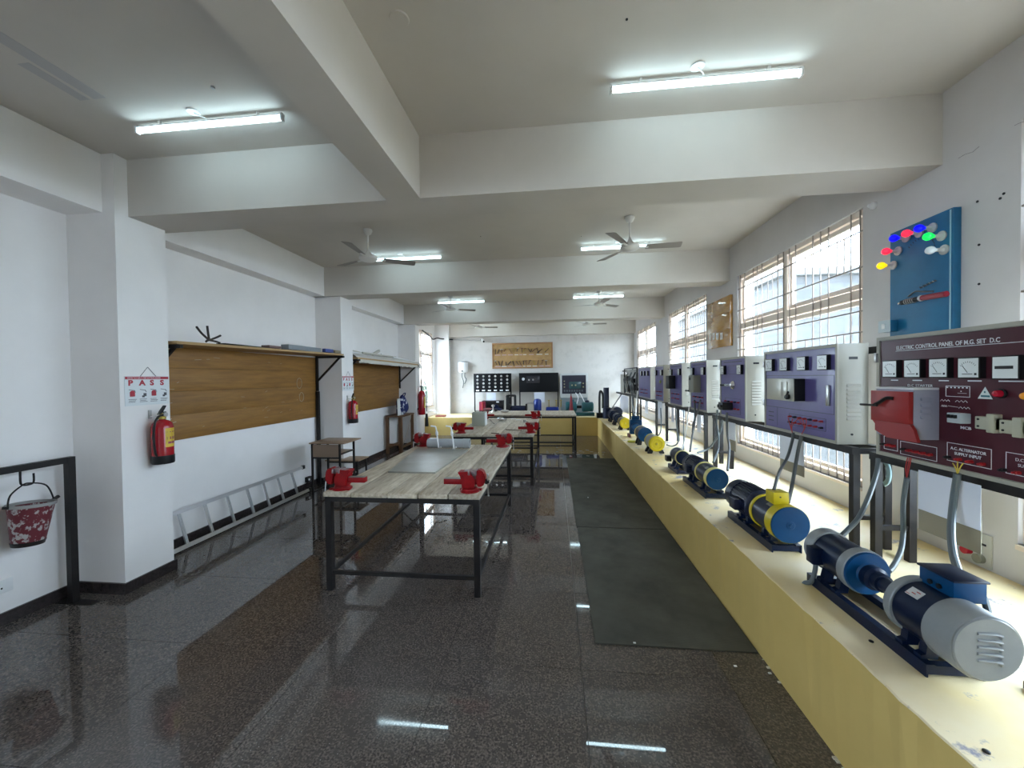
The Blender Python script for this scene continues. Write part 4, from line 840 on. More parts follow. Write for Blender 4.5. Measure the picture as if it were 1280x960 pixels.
for (u, v, k) in ((345, 430, 'blue'), (450, 390, 'red'), (555, 350, 'blue'), (630, 415, 'green'), (650, 525, 'white'), (280, 535, 'red'), (240, 650, 'yellow')):
    s_ = atx(1080 + u / 6.4, 230 + v / 6.4, XB); h = MB().lathe([(.032, 0), (.034, .004), (.034, .012), (.018, .018), (.013, .03), (.013, .052), (.010, .056)], (XB, s_.y, s_.z), (-1, 0, 0), 20).build('lamp_holder', HOLD, bb)
    MB().lathe([(.010, 0), (.016, .012), (.026, .03), (.028, .042), (.022, .058), (.010, .068), (0, .070)], (XB - .054, s_.y, s_.z), (-1, 0, 0), 18, caps=False).build('bulb', LB[k], h)
for (u, v) in ((215, 430), (390, 170)): pass
b = MB()
for k in range(13):   # curved row of small dark letters/wire ends between the lamp holders
    a = math.radians(172 - k * 11); y = 3.22 + math.cos(PI - a) * -.115; z = 2.74 + math.sin(a) * .10; b.bar((XB - .001, y - .004, z - .006), (XB - .001, y + .004, z + .006), .003)
b.build('arc_lettering', mat('dark_lettering', (.03, .03, .06), .6), bb)
h = MB().cyl((XB - .028, 3.165, 2.392), (XB - .028, 2.99, 2.385), .020, seg=14).build('red_sheath', mat('dark_red_sheath', (.28, .01, .03), .3), bb)
MB().cyl((XB - .028, 3.172, 2.392), (XB - .028, 3.182, 2.392), .022, seg=14).build('white_collar', WHITE, bb); MB().cyl((XB - .028, 3.182, 2.392), (XB - .03, 3.335, 2.388), .019, .017, seg=14).build('cable_core', BLACK, bb)
for k in range(5): MB().lathe([(.0195, 0), (.021, .004), (.0195, .008)], (XB - .029, 3.225 + k * .017, 2.39), (-.0, 1, 0), 14).build('wire_turn', STEEL, bb)
MB().cyl((XB - .03, 3.336, 2.388), (XB - .03, 3.36, 2.388), .010, seg=10).build('wire_end', CHROME, bb)
MB().tube([(XB - .012, 3.30, 2.43), (XB - .012, 3.24, 2.455), (XB - .012, 3.18, 2.44), (XB - .012, 3.10, 2.425)], .006, 6).build('grey_cable', CONDUIT, bb)
for k in range(9): MB().tube([(XB - .010, 3.20 - k * .014, 2.470 + k * .003), (XB - .022, 3.196 - k * .014, 2.478 + k * .003), (XB - .010, 3.192 - k * .014, 2.47 + k * .003)], .0028, 5, 3).build('coil_turn', CHROME if k % 2 else CONDUITD, bb)
pc = atx(1115, 408, XB); sw = MB().box(XB - .055, XB - .001, pc.y - .055, pc.y + .05, pc.z - .045, pc.z + .045, .004).build('switch_box', BLUEB, bb); MB().box(XB - .062, XB - .0555, pc.y - .058, pc.y + .053, pc.z - .048, pc.z + .048, .002).build('switch_plate', mat('pale_switch_plate', (.55, .62, .66), .4), sw); MB().box(XB - .068, XB - .0625, pc.y - .015, pc.y + .015, pc.z - .02, pc.z + .02, .002).build('switch_rocker', WHITE, sw)

wd = thing('switch_board', 'glossy varnished wooden board with four white switches between two barred windows', 'switch board', (2.72, 6.84, 2.3))
for k in range(3): MB().box(2.715, XR - .002, 6.39, 7.293, 2.302 + k * .264, 2.302 + (k + 1) * .264 - .003, .001).build('board', GLOSSW, wd)
for k in range(4): s_ = MB().box(2.705, 2.7145, 7.12 - k * .155, 7.20 - k * .155, 2.46 - k * .012, 2.57 - k * .012, .002).build('switch', WHITE, wd); MB().box(2.699, 2.7045, 7.145 - k * .155, 7.175 - k * .155, 2.49 - k * .012, 2.54 - k * .012).build('rocker', mat('light_grey_plastic', (.5, .5, .5), .4), s_)
# sockets on the window wall below
so = thing('wall_socket', 'cream double wall socket with plugs, low on the wall beside the nearest machine', 'socket', (XR, 2.85, .6)); a = atx(1222, 695, XR)
MB().box(XR - .012, XR - .001, 2.77, 2.97, .585, .80, .003).build('socket_plate', mat('cream_plastic', (.52, .51, .45), .5), so)
MB().cyl((XR - .045, 2.905, .66), (XR - .012, 2.905, .66), .026, seg=16).build('plug', mat('red_plug', (.5, .01, .03), .4), so)
MB().cyl((XR - .04, 2.83, .635), (XR - .012, 2.83, .635), .03, seg=18).build('round_socket', mat('olive_grey', (.22, .21, .16), .5), so); MB().box(XR - .016, XR - .012, 2.80, 2.87, .725, .738).build('socket_slot', BLACK, so)
cc = atx(1093, 257, XR); tag(MB().lathe([(.03, 0), (.03, .02), (.02, .03), (.012, .05), (0, .052)], (XR, cc.y, cc.z), (-1, 0, 0), 16, caps=False).build('wall_lamp_holder', WHITE), 'small white lamp holder on the window wall above the blue board', 'lamp holder')
for u, v, lab in ((1255, 242, 'upper of two close dark holes high on the wall right of the blue board'), (1250.5, 248, 'lower of two close dark holes high on the wall right of the blue board'), (1224, 306, 'dark screw hole in the wall level with the bulbs of the blue board'), (1224, 355, 'dark screw hole in the wall level with the cable model of the blue board'), (1222, 252, 'dark screw hole in the wall level with the top of the blue board')):
    p = atx(u, v, XR); tag(MB().cyl((XR - .003, p.y, p.z), (XR, p.y, p.z), .008, seg=8).build('wall_plug_hole', BLACK), lab, 'hole', 'dark screw holes in the window wall')

# ================================================================ LEFT WALL
def plyboard(y0, y1, z0, z1, label, loops=True):
    t = thing('backing_board', label, 'board', (XL, (y0 + y1) / 2, z0), 'brown plywood boards on the left wall')
    H = (z1 - z0); cuts = [0, .26, .52, .74, 1] if loops else [0, .5, 1]
    cuts = [0, .27, .52, .77, 1] if loops else [0, .52, 1]; MB().box(XL + .001, XL + .012, y0 + .004, y1 - .004, z0 + .004, z1 - .004).build('board_back', BLACKP, t)
    for a, c in zip(cuts, cuts[1:]): MB().box(XL + .0125, XL + .028, y0, y1, z0 + H * a + .0012, z0 + H * c - .0012, .001).build('board_panel', PLY, t)
    return t
b1 = plyboard(3.46, 6.53, 1.195, 2.245, 'large brown plywood board on the left wall, nearest one'); plyboard(7.0, 10.22, 1.15, 2.20, 'brown plywood board on the left wall, farther one', False)
b = MB()
p = [(5.0,), ]
for (cy, cz, r) in ((6.05, 1.80, .085), (6.10, 1.57, .075)): b.tube([(XL + .0295, cy + math.cos(a) * r * .75, cz + math.sin(a) * r) for a in [i * PI / 6 for i in range(13)]], .004, 5, 2)
b.build('chalk_mark', mat('chalk', (.45, .40, .33), .9), b1)
def shelf(y0, y1, z0, z1, label, xb=-3.69):
    t = thing('wall_shelf', label, 'shelf', (XL, (y0 + y1) / 2, z0), 'timber shelves on black brackets on the left wall')
    b = MB(); P_ = [(y0, z0), (y1, z1), (y1, z1 + .028), (y0, z0 + .028)]; b.prism(P_, 'yz', XL + .002, xb); b.build('shelf_board', PLYE, t)
    for y, z in ((y0 + .03, z0 - .003), (y1 - .03, z1 - .003)):
        br = MB(); br.bar((XL + .052, y, z - .62), (XL + .052, y, z), .035); br.bar((XL + .07, y, z - .02), (xb + .02, y, z - .02), .035, .035); br.bar((XL + .06, y, z - .44), (xb - .06, y, z - .03), .028); br.build('bracket', BLACKP, t)
    return t
shelf(3.47, 6.54, 2.225, 2.275, 'long timber shelf above the nearest plywood board, with odds and ends on it'); shelf(6.99, 10.26, 2.24, 2.215, 'timber shelf above the farther plywood board, loaded with white plastic sheeting', xb=-3.66)
tag(MB().bar((XL + .06, 6.50, 0), (XL + .06, 6.50, 1.648), .05).build('support_post', BLACKP), 'black steel post from the floor up to the nearest shelf bracket', 'post')
# things on the shelves
b = MB(); c = Vector((-3.78, 3.93, 2.27))
for dy, dz, dx in ((-.17, .13, .02), (-.02, .16, .0), (.13, .07, .02), (.09, -.02, .05), (-.08, -.02, .04)): b.tube([c + Vector((0, 0, .035)), c + Vector((dx * .5, dy * .6, .035 + dz * .5)), c + Vector((dx, dy, dz + .03))], .011, 6)
tag(b.build('spider_clamp', mat('rusty_iron', (.03, .022, .02), .6)), 'small dark spiky iron thing on the left end of the nearest shelf', 'iron piece')
def onshelf(name, u0, u1, dz, m, lab, cat, x=-3.74, dep=.12):
    ya, yb = atx(u0, 440, x).y, atx(u1, 440, x).y; z = 2.253 + .05 * (ya - 3.47) / 3.07 + .012
    return tag(MB().box(x - dep, x, ya, yb, z, z + dz, .006).build(name, m), lab, cat)
onshelf('steel_strip', 282, 336, .012, BLACKP, 'long flat dark strip on the nearest shelf', 'strip'); onshelf('wood_offcut', 337, 352, .035, mat('pinkish_wood', (.2, .13, .12), .7), 'reddish offcut on the nearest shelf', 'offcut')
onshelf('steel_channel', 361, 401.5, .07, mat('grey_channel', (.22, .25, .28), .5), 'long grey box section on the nearest shelf', 'channel'); onshelf('blue_bottle', 407, 417, .06, mat('blue_plastic', (.05, .08, .28), .4), 'small blue bottle on the right end of the nearest shelf', 'bottle', dep=.06); onshelf('paper_roll', 419, 426, .05, CARD, 'small brown roll at the right end of the nearest shelf', 'roll', dep=.05)
sh = mat('crumpled_plastic', (.62, .60, .56), .45, bump=.3, bs=8)
b = MB(); random.seed(3)
ws = thing('plastic_sheeting', 'crumpled white plastic sheeting and cut pipes piled along the farther shelf', 'sheeting', (-3.9, 8.6, 2.25))
bm = b.bm; ny, nx = 60, 8; G = []
for i in range(ny + 1):
    y = 7.0 + 3.5 * i / ny; zb_ = 2.27 - .025 * i / ny; row = []
    for j in range(nx + 1):
        f = j / nx; x = -4.1 + f * .47; h = .035 + .055 * math.sin(PI * min(1, f * 1.1)) + random.uniform(-.016, .018) - (.14 * max(0, f - .80) / .2 if f > .8 else 0); row.append(bm.verts.new((x, y, zb_ + h)))
    G.append(row)
for i in range(ny):
    for j in range(nx): bm.faces.new((G[i][j], G[i + 1][j], G[i + 1][j + 1], G[i][j + 1]))
b.build('sheet', sh, ws, angle=60)
for k, (y0, z0, y1, z1, r) in enumerate(((7.0, 2.42, 7.9, 2.36, .02), (7.05, 2.37, 8.4, 2.36, .025), (7.9, 2.36, 8.2, 2.47, .03), (8.3, 2.40, 9.4, 2.34, .015), (7.4, 2.38, 9.0, 2.37, .02), (8.8, 2.36, 10.2, 2.31, .02))): MB().cyl((-3.9 + .03 * k, y0, z0), (-3.85 + .02 * k, y1, z1), r, seg=12).build('pipe_piece', WHITE if k % 2 else mat('ivory_plastic', (.55, .52, .45), .5), ws)

# PASS signs
sg = thing('fire_sign', 'white PASS instruction sign hanging above the nearest fire extinguisher', 'sign', (XC, 3.235, 1.64), 'white PASS signs on the columns')
xs = XC + .006; ya, yb, za, zb_ = 3.035, 3.43, 1.64, 1.905
MB().box(xs - .004, xs, ya, yb, za, zb_).build('sign_sheet', mat('sign_white', (.70, .73, .75), .5), sg)
RP = mat('sign_red_print', (.42, .03, .05), .6); GP = mat('sign_dark_print', (.08, .08, .09), .6)
rt2 = (0, 1, 0)
MB().box(xs, xs + .001, ya + .004, yb - .004, zb_ - .028, zb_ - .004).build('header_print', RP, sg)
text('header_text', 'HOW TO USE A FIRE EXTINGUISHER', .0175, (xs + .0015, ya + .022, zb_ - .022), rt2, up, WHITEP, sg, sx=1.02)
for k, ch in enumerate('PASS'): text('large_letter', ch, .066, (xs + .0008, ya + .028 + k * .094, zb_ - .082), rt2, up, RP, sg, sx=1.15, bold=.003)
for k in range(4):
    b = MB(); yc = ya + .062 + k * .094
    if k in (0, 2): b.m = 0; b.lathe([(0, 0), (.020, .001), (.022, .003), (.022, .04), (.012, .052), (0, .054)], (xs, yc, 1.722), seg=12); bmesh.ops.scale(b.bm, vec=(.04, 1, 1), space=Matrix.Translation((-xs, -yc, 0)), verts=b.bm.verts)
    else: b.m = 1; b.box(xs, xs + .001, yc - .0, yc + .026, 1.722, 1.75); b.box(xs, xs + .001, yc - .012, yc + .01, 1.712, 1.73)
    b.m = 1; b.bar((xs + .001, yc - .03, 1.785), (xs + .001, yc + .02, 1.776), .004, .004); b.bar((xs + .001, yc + .012, 1.78), (xs + .001, yc + .026, 1.76), .003); b.build('pictogram', [RP, GP], sg)
    b = MB()
    for r in range(3): b.box(xs, xs + .001, yc - .034 + .004 * (r % 2), yc + .034 - .006 * ((r + k) % 3), 1.695 - r * .012, 1.699 - r * .012)
    b.build('caption_print', GP, sg)
b = MB(); ym = (ya + yb) / 2; b.tube([(xs, ym - .065, zb_), (xs + .002, ym, zb_ + .085), (xs, ym + .075, zb_)], .0022, 5, 1); b.build('hanging_string', GP, sg)
copy_tree(sg, (XC, 6.77, 1.65), 0, 'white PASS instruction sign hanging above the second fire extinguisher')

# fire extinguishers
fe = thing('fire_extinguisher', 'red fire extinguisher with a black base, hung on the nearest left column', 'fire extinguisher', (-3.655, 3.275, 1.09), 'red fire extinguishers hung on the left columns')
x, y, z = -3.655, 3.275, 1.09
MB().lathe([(.0, 0), (.082, 0), (.086, .01), (.086, .075), (.082, .078)], (x, y, z), seg=28).build('base_ring', BLACK, fe)
MB().lathe([(.082, .07), (.082, .34), (.074, .375), (.05, .398), (.025, .408), (.022, .42)], (x, y, z), seg=32).build('cylinder', REDX, fe)
MB().lathe([(.024, .412), (.03, .416), (.03, .44), (.018, .446), (.018, .47)], (x, y, z), seg=16).build('brass_valve', mat('brass', (.45, .33, .08), .35, .9), fe)
MB().lathe([(.02, 0), (.02, .014)], (x + .018, y + .01, z + .455), (1, 0, 0), 16).build('gauge', STEEL, fe)
b = MB(); b.bar((x, y - .035, z + .462), (x, y + .03, z + .478), .026, .008); b.prism([(y - .03, z + .47), (y + .0, z + .478), (y + .035, z + .535), (y + .022, z + .54), (y - .01, z + .50)], 'yz', x - .012, x + .012); b.build('handle_lever', BLACK, fe)
MB().tube([(x + .02, y - .01, z + .452), (x + .03, y - .06, z + .44), (x + .035, y - .10, z + .38), (x + .03, y - .108, z + .25), (x + .03, y - .098, z + .12), (x + .03, y - .085, z + .085)], .0095, 8).build('hose', BLACK, fe)
b = MB(); R = .0828; N_ = 8
for k in range(N_):
    a, c = math.radians(-28 + k * 12), math.radians(-28 + (k + 1) * 12); b.quad(*[(x + math.cos(t_) * R, y + math.sin(t_) * R, z + h) for t_, h in ((a, .155), (c, .155), (c, .33), (a, .33))])
lb = b.build('label_sticker', mat('yellow_sticker', (.62, .42, .04), .5), fe)
b = MB(); R = .0834
for h0, h1, a0_, a1_ in ((.225, .25, -20, 60), (.185, .205, -15, 45), (.29, .30, -20, 60)):
    for k in range(4):
        a, c = math.radians(a0_ + (a1_ - a0_) * k / 4), math.radians(a0_ + (a1_ - a0_) * (k + 1) / 4); b.quad(*[(x + math.cos(t_) * R, y + math.sin(t_) * R, z + h) for t_, h in ((a, h0), (c, h0), (c, h1), (a, h1))])
b.build('label_print', mat('label_dark', (.25, .03, .08), .5), lb)
b = MB(); b.box(XC + .001, XC + .012, y - .045, y - .02, z + .42, z + .50); b.bar((XC + .01, y - .03, z + .44), (x - .02, y - .005, z + .44), .01); b.build('wall_hook', STEEL, fe)
copy_tree(fe, (-3.655, 6.76, 1.06), 0, 'red fire extinguisher with a black base, hung on the second left column')
f3 = thing('fire_extinguisher', 'tall thin red extinguisher with a long black horn, on the third left column', 'fire extinguisher', (-3.62, 10.42, .86)); x, y = -3.64, 10.42
MB().lathe([(.0, 0), (.09, .0), (.095, .02), (.095, .56), (.07, .63), (.03, .66)], (x, y, .86), seg=24).build('cylinder', REDX, f3); MB().lathe([(.03, 0), (.03, .10), (.045, .11), (.045, .15)], (x, y, 1.51), seg=14).build('valve', mat('dark_valve', (.08, .08, .07), .4), f3)
MB().tube([(x + .02, y, 1.62), (x + .0, y - .02, 1.78), (x + .05, y, 1.86), (x + .11, y, 1.70), (x + .13, y, 1.4), (x + .135, y, .95)], .012, 8).build('hose', BLACK, f3); MB().lathe([(.03, .35), (.05, .05), (.05, 0)], (x + .14, y - .02, .54), seg=14).build('discharge_horn', BLACK, f3)
MB().box(x + .06, x + .0985, y - .05, y + .03, 1.05, 1.35).build('label_sticker', MATS['yellow_sticker'], f3); MB().box(XC + .001, x - .09, y - .05, y + .05, 1.0, 1.04).build('wall_bracket', BLACKP, f3)

# ladder on its edge against the left wall
ld = thing('ladder', 'aluminium ladder lying on its edge against the left wall', 'ladder', (-4.1, 4.7, 0))
ya, yb = 3.50, 6.02; A0, A1 = (-4.06, .035), (-4.165, .405)
for nm, (x, z) in (('rail', A0), ('rail', A1)): MB().bar((x, ya, z), (x, yb, z), .028, .045, up=(A1[0] - A0[0], 0, A1[1] - A0[1])).build(nm, ALU, ld)
for u, v in ((214, 690), (234.4, 682.8), (266, 668), (293.4, 654.7), (317.8, 643.4), (337.5, 633), (355, 624.7), (372, 616)):
    y = atx(u, v, -4.06).y if u > 220 else 3.62
    if u < 220: continue
    b = MB(); u_ = Vector((A1[0] - A0[0], 0, A1[1] - A0[1])).normalized(); p0 = Vector((A0[0], y, A0[1])) + u_ * .02; p1 = Vector((A1[0], y, A1[1])) - u_ * .02
    for d in (-.011, .011): b.bar(p0 + Vector((.004, d, 0)), p1 + Vector((.004, d, 0)), .011, .018, up=(1, 0, 0))
    b.bar(p0, p1, .03, .006, up=(1, 0, 0)); b.build('rung', ALU, ld)
for x, z in (A0, A1): MB().box(x - .02, x + .02, yb + .001, yb + .06, max(0.001, z - .03), z + .03, .008).build('rubber_foot', BLACK, ld)

# bucket on its hanging frame
fr = thing('bucket_stand', 'black square tube stand for fire buckets by the left wall', 'stand', (-4.05, 2.85, 0))
xq = -4.06; MB().bar((xq, 2.85, 0.004), (xq, 2.85, 1.232), .05).build('post', BLACKP, fr); MB().bar((xq, 1.0, 1.208), (xq, 2.825, 1.208), .04, .05).build('top_bar', BLACKP, fr); MB().bar((xq, 1.02, 0.004), (xq, 1.02, 1.183), .05).build('post', BLACKP, fr)
for yy in (2.85, 1.02): MB().box(xq - .13, xq + .22, yy - .035, yy + .035, 0, .004).build('foot_plate', BLACKP, fr)
hk = MB().tube([(xq, 2.545, 1.182), (xq, 2.545, 1.10), (xq, 2.555, 1.075), (xq, 2.59, 1.068), (xq, 2.62, 1.08), (xq, 2.622, 1.15)], .007, 6).build('hook', BLACKP, fr)
bk = thing('fire_bucket', 'worn red and white fire bucket hanging from the black stand', 'bucket', (xq, 2.59, .6), None)
RUS = mat('flaking_red_paint', (.13, .012, .02), .6, n=1, ns=26, n2=(.40, .37, .36), stretch=(1, 1, .8), bands=(.52, .56))
cx_, cy_ = xq, 2.605; b = MB(); b.lathe([(0, .03), (.078, .03), (.080, 0), (.083, .0), (.090, .03), (.124, .30), (.130, .302), (.130, .312), (.122, .312), (.086, .04), (0, .04)], (cx_, cy_, .605), seg=36, caps=False)
tilt = Matrix.Translation((cx_, cy_, .93)) @ Matrix.Rotation(math.radians(-5), 4, 'X') @ Matrix.Translation((-cx_, -cy_, -.93)); bmesh.ops.transform(b.bm, matrix=tilt, verts=b.bm.verts); b.build('bucket_body', RUS, bk)
b = MB(); b.lathe([(.1305, .294), (.1335, .298), (.1335, .318), (.119, .318), (.119, .298)], (cx_, cy_, .605), seg=36, caps=False); bmesh.ops.transform(b.bm, matrix=tilt, verts=b.bm.verts); b.build('bucket_rim', mat('grey_enamel', (.30, .29, .28), .6), bk)
b = MB(); b.lathe([(.0835, -.001), (.085, .0), (.0925, .03), (.0905, .032)], (cx_, cy_, .605), seg=36, caps=False); bmesh.ops.transform(b.bm, matrix=tilt, verts=b.bm.verts); b.build('base_ring', BLACKP, bk)
MB().tube([(cx_, cy_ - .136, .925), (cx_, cy_ - .12, 1.01), (cx_, cy_ - .06, 1.066), (cx_, cy_ - .015, 1.080), (cx_, cy_ + .09, 1.035), (cx_, cy_ + .136, .91)], .0055, 6).build('bail_handle', BLACKP, bk)
b = MB(); b.bar((cx_, cy_ - .160, .932), (cx_, cy_ - .131, .925), .018, .02); b.build('handle_lug', BLACKP, bk); MB().bar((cx_, cy_ + .131, .905), (cx_, cy_ + .168, .925), .018, .02).build('handle_lug', BLACKP, bk)
so = thing('wall_socket', 'white wall socket plate low on the left wall below the bucket', 'socket', (XL, 2.5, .28)); MB().box(XL + .001, XL + .010, 2.30, 2.585, .245, .345, .003).build('socket_plate', WHITE, so)
b = MB()
for dy, dz in ((2.50, .30), (2.52, .285), (2.48, .285), (2.41, .30), (2.40, .28)): b.box(XL + .010, XL + .0115, dy - .005, dy + .005, dz - .006, dz + .006)
b.build('socket_hole', BLACK, so)
so = thing('wall_socket', 'black plug socket low on the left wall beside the ladder end', 'socket', (XL, 6.2, .2)); MB().box(XL + .001, XL + .05, 6.18, 6.30, .11, .20, .008).build('socket_body', BLACK, so); MB().cyl((XL + .05, 6.22, .155), (XL + .06, 6.22, .155), .018).build('socket_face', WHITE, so)

# school desk and stool
dk = thing('school_desk', 'small brown school desk on black legs near the left wall', 'desk', (-3.5, 5.85, 0))
x0, x1, y0, y1 = -3.74, -3.29, 5.66, 6.08
MB().box(x0 - .03, x1 + .10, y0 - .04, y1 + .06, .865, .885, .003).build('desk_top', LAM, dk)
for (x, y) in ((x0, y0), (x1, y0), (x0, y1), (x1, y1)): MB().bar((x, y, 0), (x, y, .864), .026).build('leg', BLACKP, dk)
MB().box(x0 + .014, x1 - .014, y0 - .006, y0 + .006, .66, .85).build('modesty_panel', mat('brown_laminate_panel', (.30, .21, .15), .5), dk); MB().bar((x0, y0, .645), (x1, y0, .645), .022).build('rail', BLACKP, dk)
MB().bar((x1, y0 + .014, .70), (x1, y1 - .014, .70), .022).build('rail', BLACKP, dk); MB().box(x0 + .02, x1 - .02, y0 + .02, y1 - .02, .70, .712).build('under_shelf', LAM, dk)
for x in (x0, x1): MB().bar((x, y0 + .014, .11), (x, y1 - .014, .11), .022).build('rail', BLACKP, dk)
stl = thing('low_bench', 'low brown topped school bench behind the small desk', 'bench', (-3.7, 6.95, 0))
q0, q1 = atz(409, 574.5, .44), atz(454, 571, .44); x0, x1 = q0.x, q0.x + .62; y0 = 6.42; y1 = 6.80
MB().box(x0, x1, y0, y1, .425, .445, .003).build('bench_top', LAM, stl)
for (x, y) in ((x0 + .04, y0 + .03), (x1 - .04, y0 + .03), (x0 + .04, y1 - .03), (x1 - .04, y1 - .03)): MB().bar((x, y, 0), (x, y, .424), .026).build('leg', BLACKP, stl)
MB().bar((x0 + .053, y0 + .03, .408), (x1 - .053, y0 + .03, .408), .024).build('rail', BLACKP, stl)

# brown timber stand with a floral bag
ts = thing('timber_stand', 'tall narrow brown timber stand against the left wall', 'stand', (-3.95, 9.7, 0))
x0, x1, y0, y1 = -4.14, -3.80, 9.30, 10.10
MB().box(x0 - .03, x1 + .05, y0 - .03, y1 + .03, .90, .94, .004).build('top_board', WOOD, ts)
for (x, y) in ((x0, y0), (x1, y0 + .02), (x0, y1), (x1, y1)): MB().bar((x, y, 0), (x, y, .899), .07).build('leg', WOOD, ts)
MB().bar((x0, y0 + .036, .15), (x0, y1 - .036, .15), .05).build('rail', WOOD, ts); MB().bar((x1, y0 + .056, .15), (x1, y1 - .036, .15), .05).build('rail', WOOD, ts); MB().bar((x0 + .036, y0, .22), (x1 - .036, y0 + .01, .22), .045).build('rail', WOOD, ts)
FLO = mat('navy_floral_cloth', (.012, .022, .12), .8, n=1, ns=9, n2=(.60, .62, .68), bands=(.53, .56))
bg_ = thing('backpack', 'navy and white floral bag slumped on the brown timber stand', 'bag', (-3.95, 9.75, .941))
b = MB(); bm = bmesh.new(); bmesh.ops.create_uvsphere(bm, u_segments=20, v_segments=14, radius=1)
for v in bm.verts: 
    f = (v.co.z + 1) / 2; v.co.x *= .13 * (1.1 - .45 * f); v.co.y *= .30 * (1.15 - .75 * f) * (1 + .1 * math.sin(v.co.x * 9)); v.co.z = v.co.z * .25
    v.co += Vector((-3.92, 9.80 - .07 * f, 1.191))
b._add(bm); b.build('bag_body', FLO, bg_); MB().tube([(-3.90, 9.72, 1.43), (-3.86, 9.68, 1.47), (-3.86, 9.80, 1.48), (-3.90, 9.84, 1.40)], .012, 6).build('strap', FLO, bg_)
MB().box(-3.98, -3.80, 9.45, 9.58, .942, 1.30, .03).build('side_pocket', FLO, bg_)
for k in range(2): tag(MB().cyl((-3.85, 9.30 + .08 * k, .942), (-3.86, 9.30 + .085 * k, 1.36), .022, seg=10).build('rolled_chart', WHITE), ('left' if k == 0 else 'right') + ' of the two white rolls standing beside the floral bag', 'roll', 'white rolls beside the bag')
tag(MB().tube([(-3.78, 9.85, .945), (-3.735, 9.83, .86), (-3.74, 9.6, .5), (-3.76, 9.35, .22)], .008, 6).build('cord', mat('pale_cord', (.5, .4, .33), .7)), 'pale cord trailing down from the floral bag', 'cord')

# ================================================================ FAR WALL
tbd = thing('tool_board', 'framed wooden board covered with sample tools high on the far wall', 'tool board', (-1.12, YF, 2.17))
x0, x1, z0, z1 = -2.205, -.045, 2.17, 3.085; yy = YF - .03
MB().box(x0 + .04, x1 - .04, yy, YF - .002, z0 + .04, z1 - .04).build('board_back', mat('tan_board', (.44, .26, .10), .6, n=.3, ns=5), tbd)
for q in ((x0, x1, z1 - .05, z1), (x0, x1, z0, z0 + .05)): MB().box(q[0], q[1], yy - .02, YF - .002, q[2], q[3], .004).build('frame_strip', mat('brown_frame', (.30, .15, .06), .5), tbd)
for q in ((x0, x0 + .05), (x1 - .05, x1)): MB().box(q[0], q[1], yy - .02, YF - .002, z0 + .05, z1 - .05, .004).build('frame_strip', MATS['brown_frame'], tbd)
random.seed(12)
TM = [mat('dark_tool', (.03, .02, .02), .5), mat('brown_tool', (.14, .06, .03), .6), STEEL, mat('mustard_tool', (.35, .24, .03), .5)]
for row, zc in enumerate((2.84, 2.40)):
    k = x0 + .12
    while k < x1 - .12:
        a = random.uniform(-.7, .9); L = random.uniform(.09, .17); w = random.uniform(.014, .03); c = Vector((k, yy - .015, zc + random.uniform(-.02, .03)))
        d = Vector((math.sin(a), 0, math.cos(a))) * L; MB().bar(c - d, c + d * .3, w, .02, up=(0, 1, 0)).build('sample_tool', random.choice(TM[:2] + TM[:1] + TM[3:]), tbd)
        if random.random() < .6: MB().bar(c + d * .3 - Vector((w * 1.8, 0, 0)), c + d * .3 + Vector((w * 2.2, 0, .01)), .02, .04, up=(0, 1, 0)).build('sample_tool', random.choice(TM), tbd)
        k += random.uniform(.09, .16)
for row, zc in enumerate((2.645, 2.235)):
    k = x0 + .1
    while k < x1 - .2:
        w = random.uniform(.08, .22); MB().box(k, k + w, yy - .004, yy - .001, zc, zc + .028).build('paper_label', random.choice([mat('pale_label', (.62, .58, .50), .8), mat('pink_label', (.48, .33, .32), .8)]), tbd); k += w + random.uniform(.02, .1)
def legged(name, label, x0, x1, z0, z1, m, cat, y=13.5, th=.04):
    t = thing(name, label, cat, ((x0 + x1) / 2, y, PZ)); p = MB().box(x0, x1, y, y + th, z0, z1, .003).build('panel_sheet', m, t)
    for x in (x0 + .02, x1 - .02): MB().bar((x, y + th + .022, PZ), (x, y + th + .022, z1), .04).build('leg', BLACKP, t)
    return t
PB = mat('matt_black_board', (.004, .004, .005), .6, spec=.2)
lbd = legged('lamp_load_board', 'black board with rows of white lamp holders standing on the far plinth', -2.82, -1.49, 1.345, 2.0, PB, 'lamp board')
for r in range(4):
    for k in range(6): 
        x = -2.68 + k * .21; z = 1.905 - r * .125; o = MB().lathe([(.036, 0), (.036, .012), (.022, .02), (.018, .045)], (x, 13.5, z), (0, -1, 0), 14).build('lamp_holder', HOLD if (r + k) % 3 else WHITE, lbd); MB().lathe([(.016, 0), (.016, .002)], (x, 13.454, z), (0, -1, 0), 10).build('holder_mouth', mat('dull_brass', (.3, .24, .15), .5), o)
for k in range(6): MB().box(-2.68 + k * .21 - .055, -2.68 + k * .21 + .055, 13.475, 13.499, 1.385, 1.43, .004).build('switch', WHITE, lbd)
b2 = legged('control_board', 'plain black panel with a small clear cover, standing on the far plinth', -1.22, .14, 1.335, 2.0, PB, 'control panel')
MB().box(-.96, -.50, 13.49, 13.499, 1.65, 1.90, .002).build('clear_cover', mat('dark_glossy_cover', (.03, .03, .035), .1), b2)
for x in (-.87, -.73): MB().lathe([(.03, 0), (.03, .01)], (x, 13.489, 1.76), (0, -1, 0), 14).build('round_gauge', STEEL, b2)
MB().lathe([(0, 0), (.05, .0), (.05, .004)], (-1.07, 13.498, 1.79), (0, -1, 0), 16).build('maker_badge', WHITEP, b2)
cb = thing('control_cabinet', 'black faced panel in a pale grey case at the right of the far wall', 'control panel', (.67, 13.5, PZ))
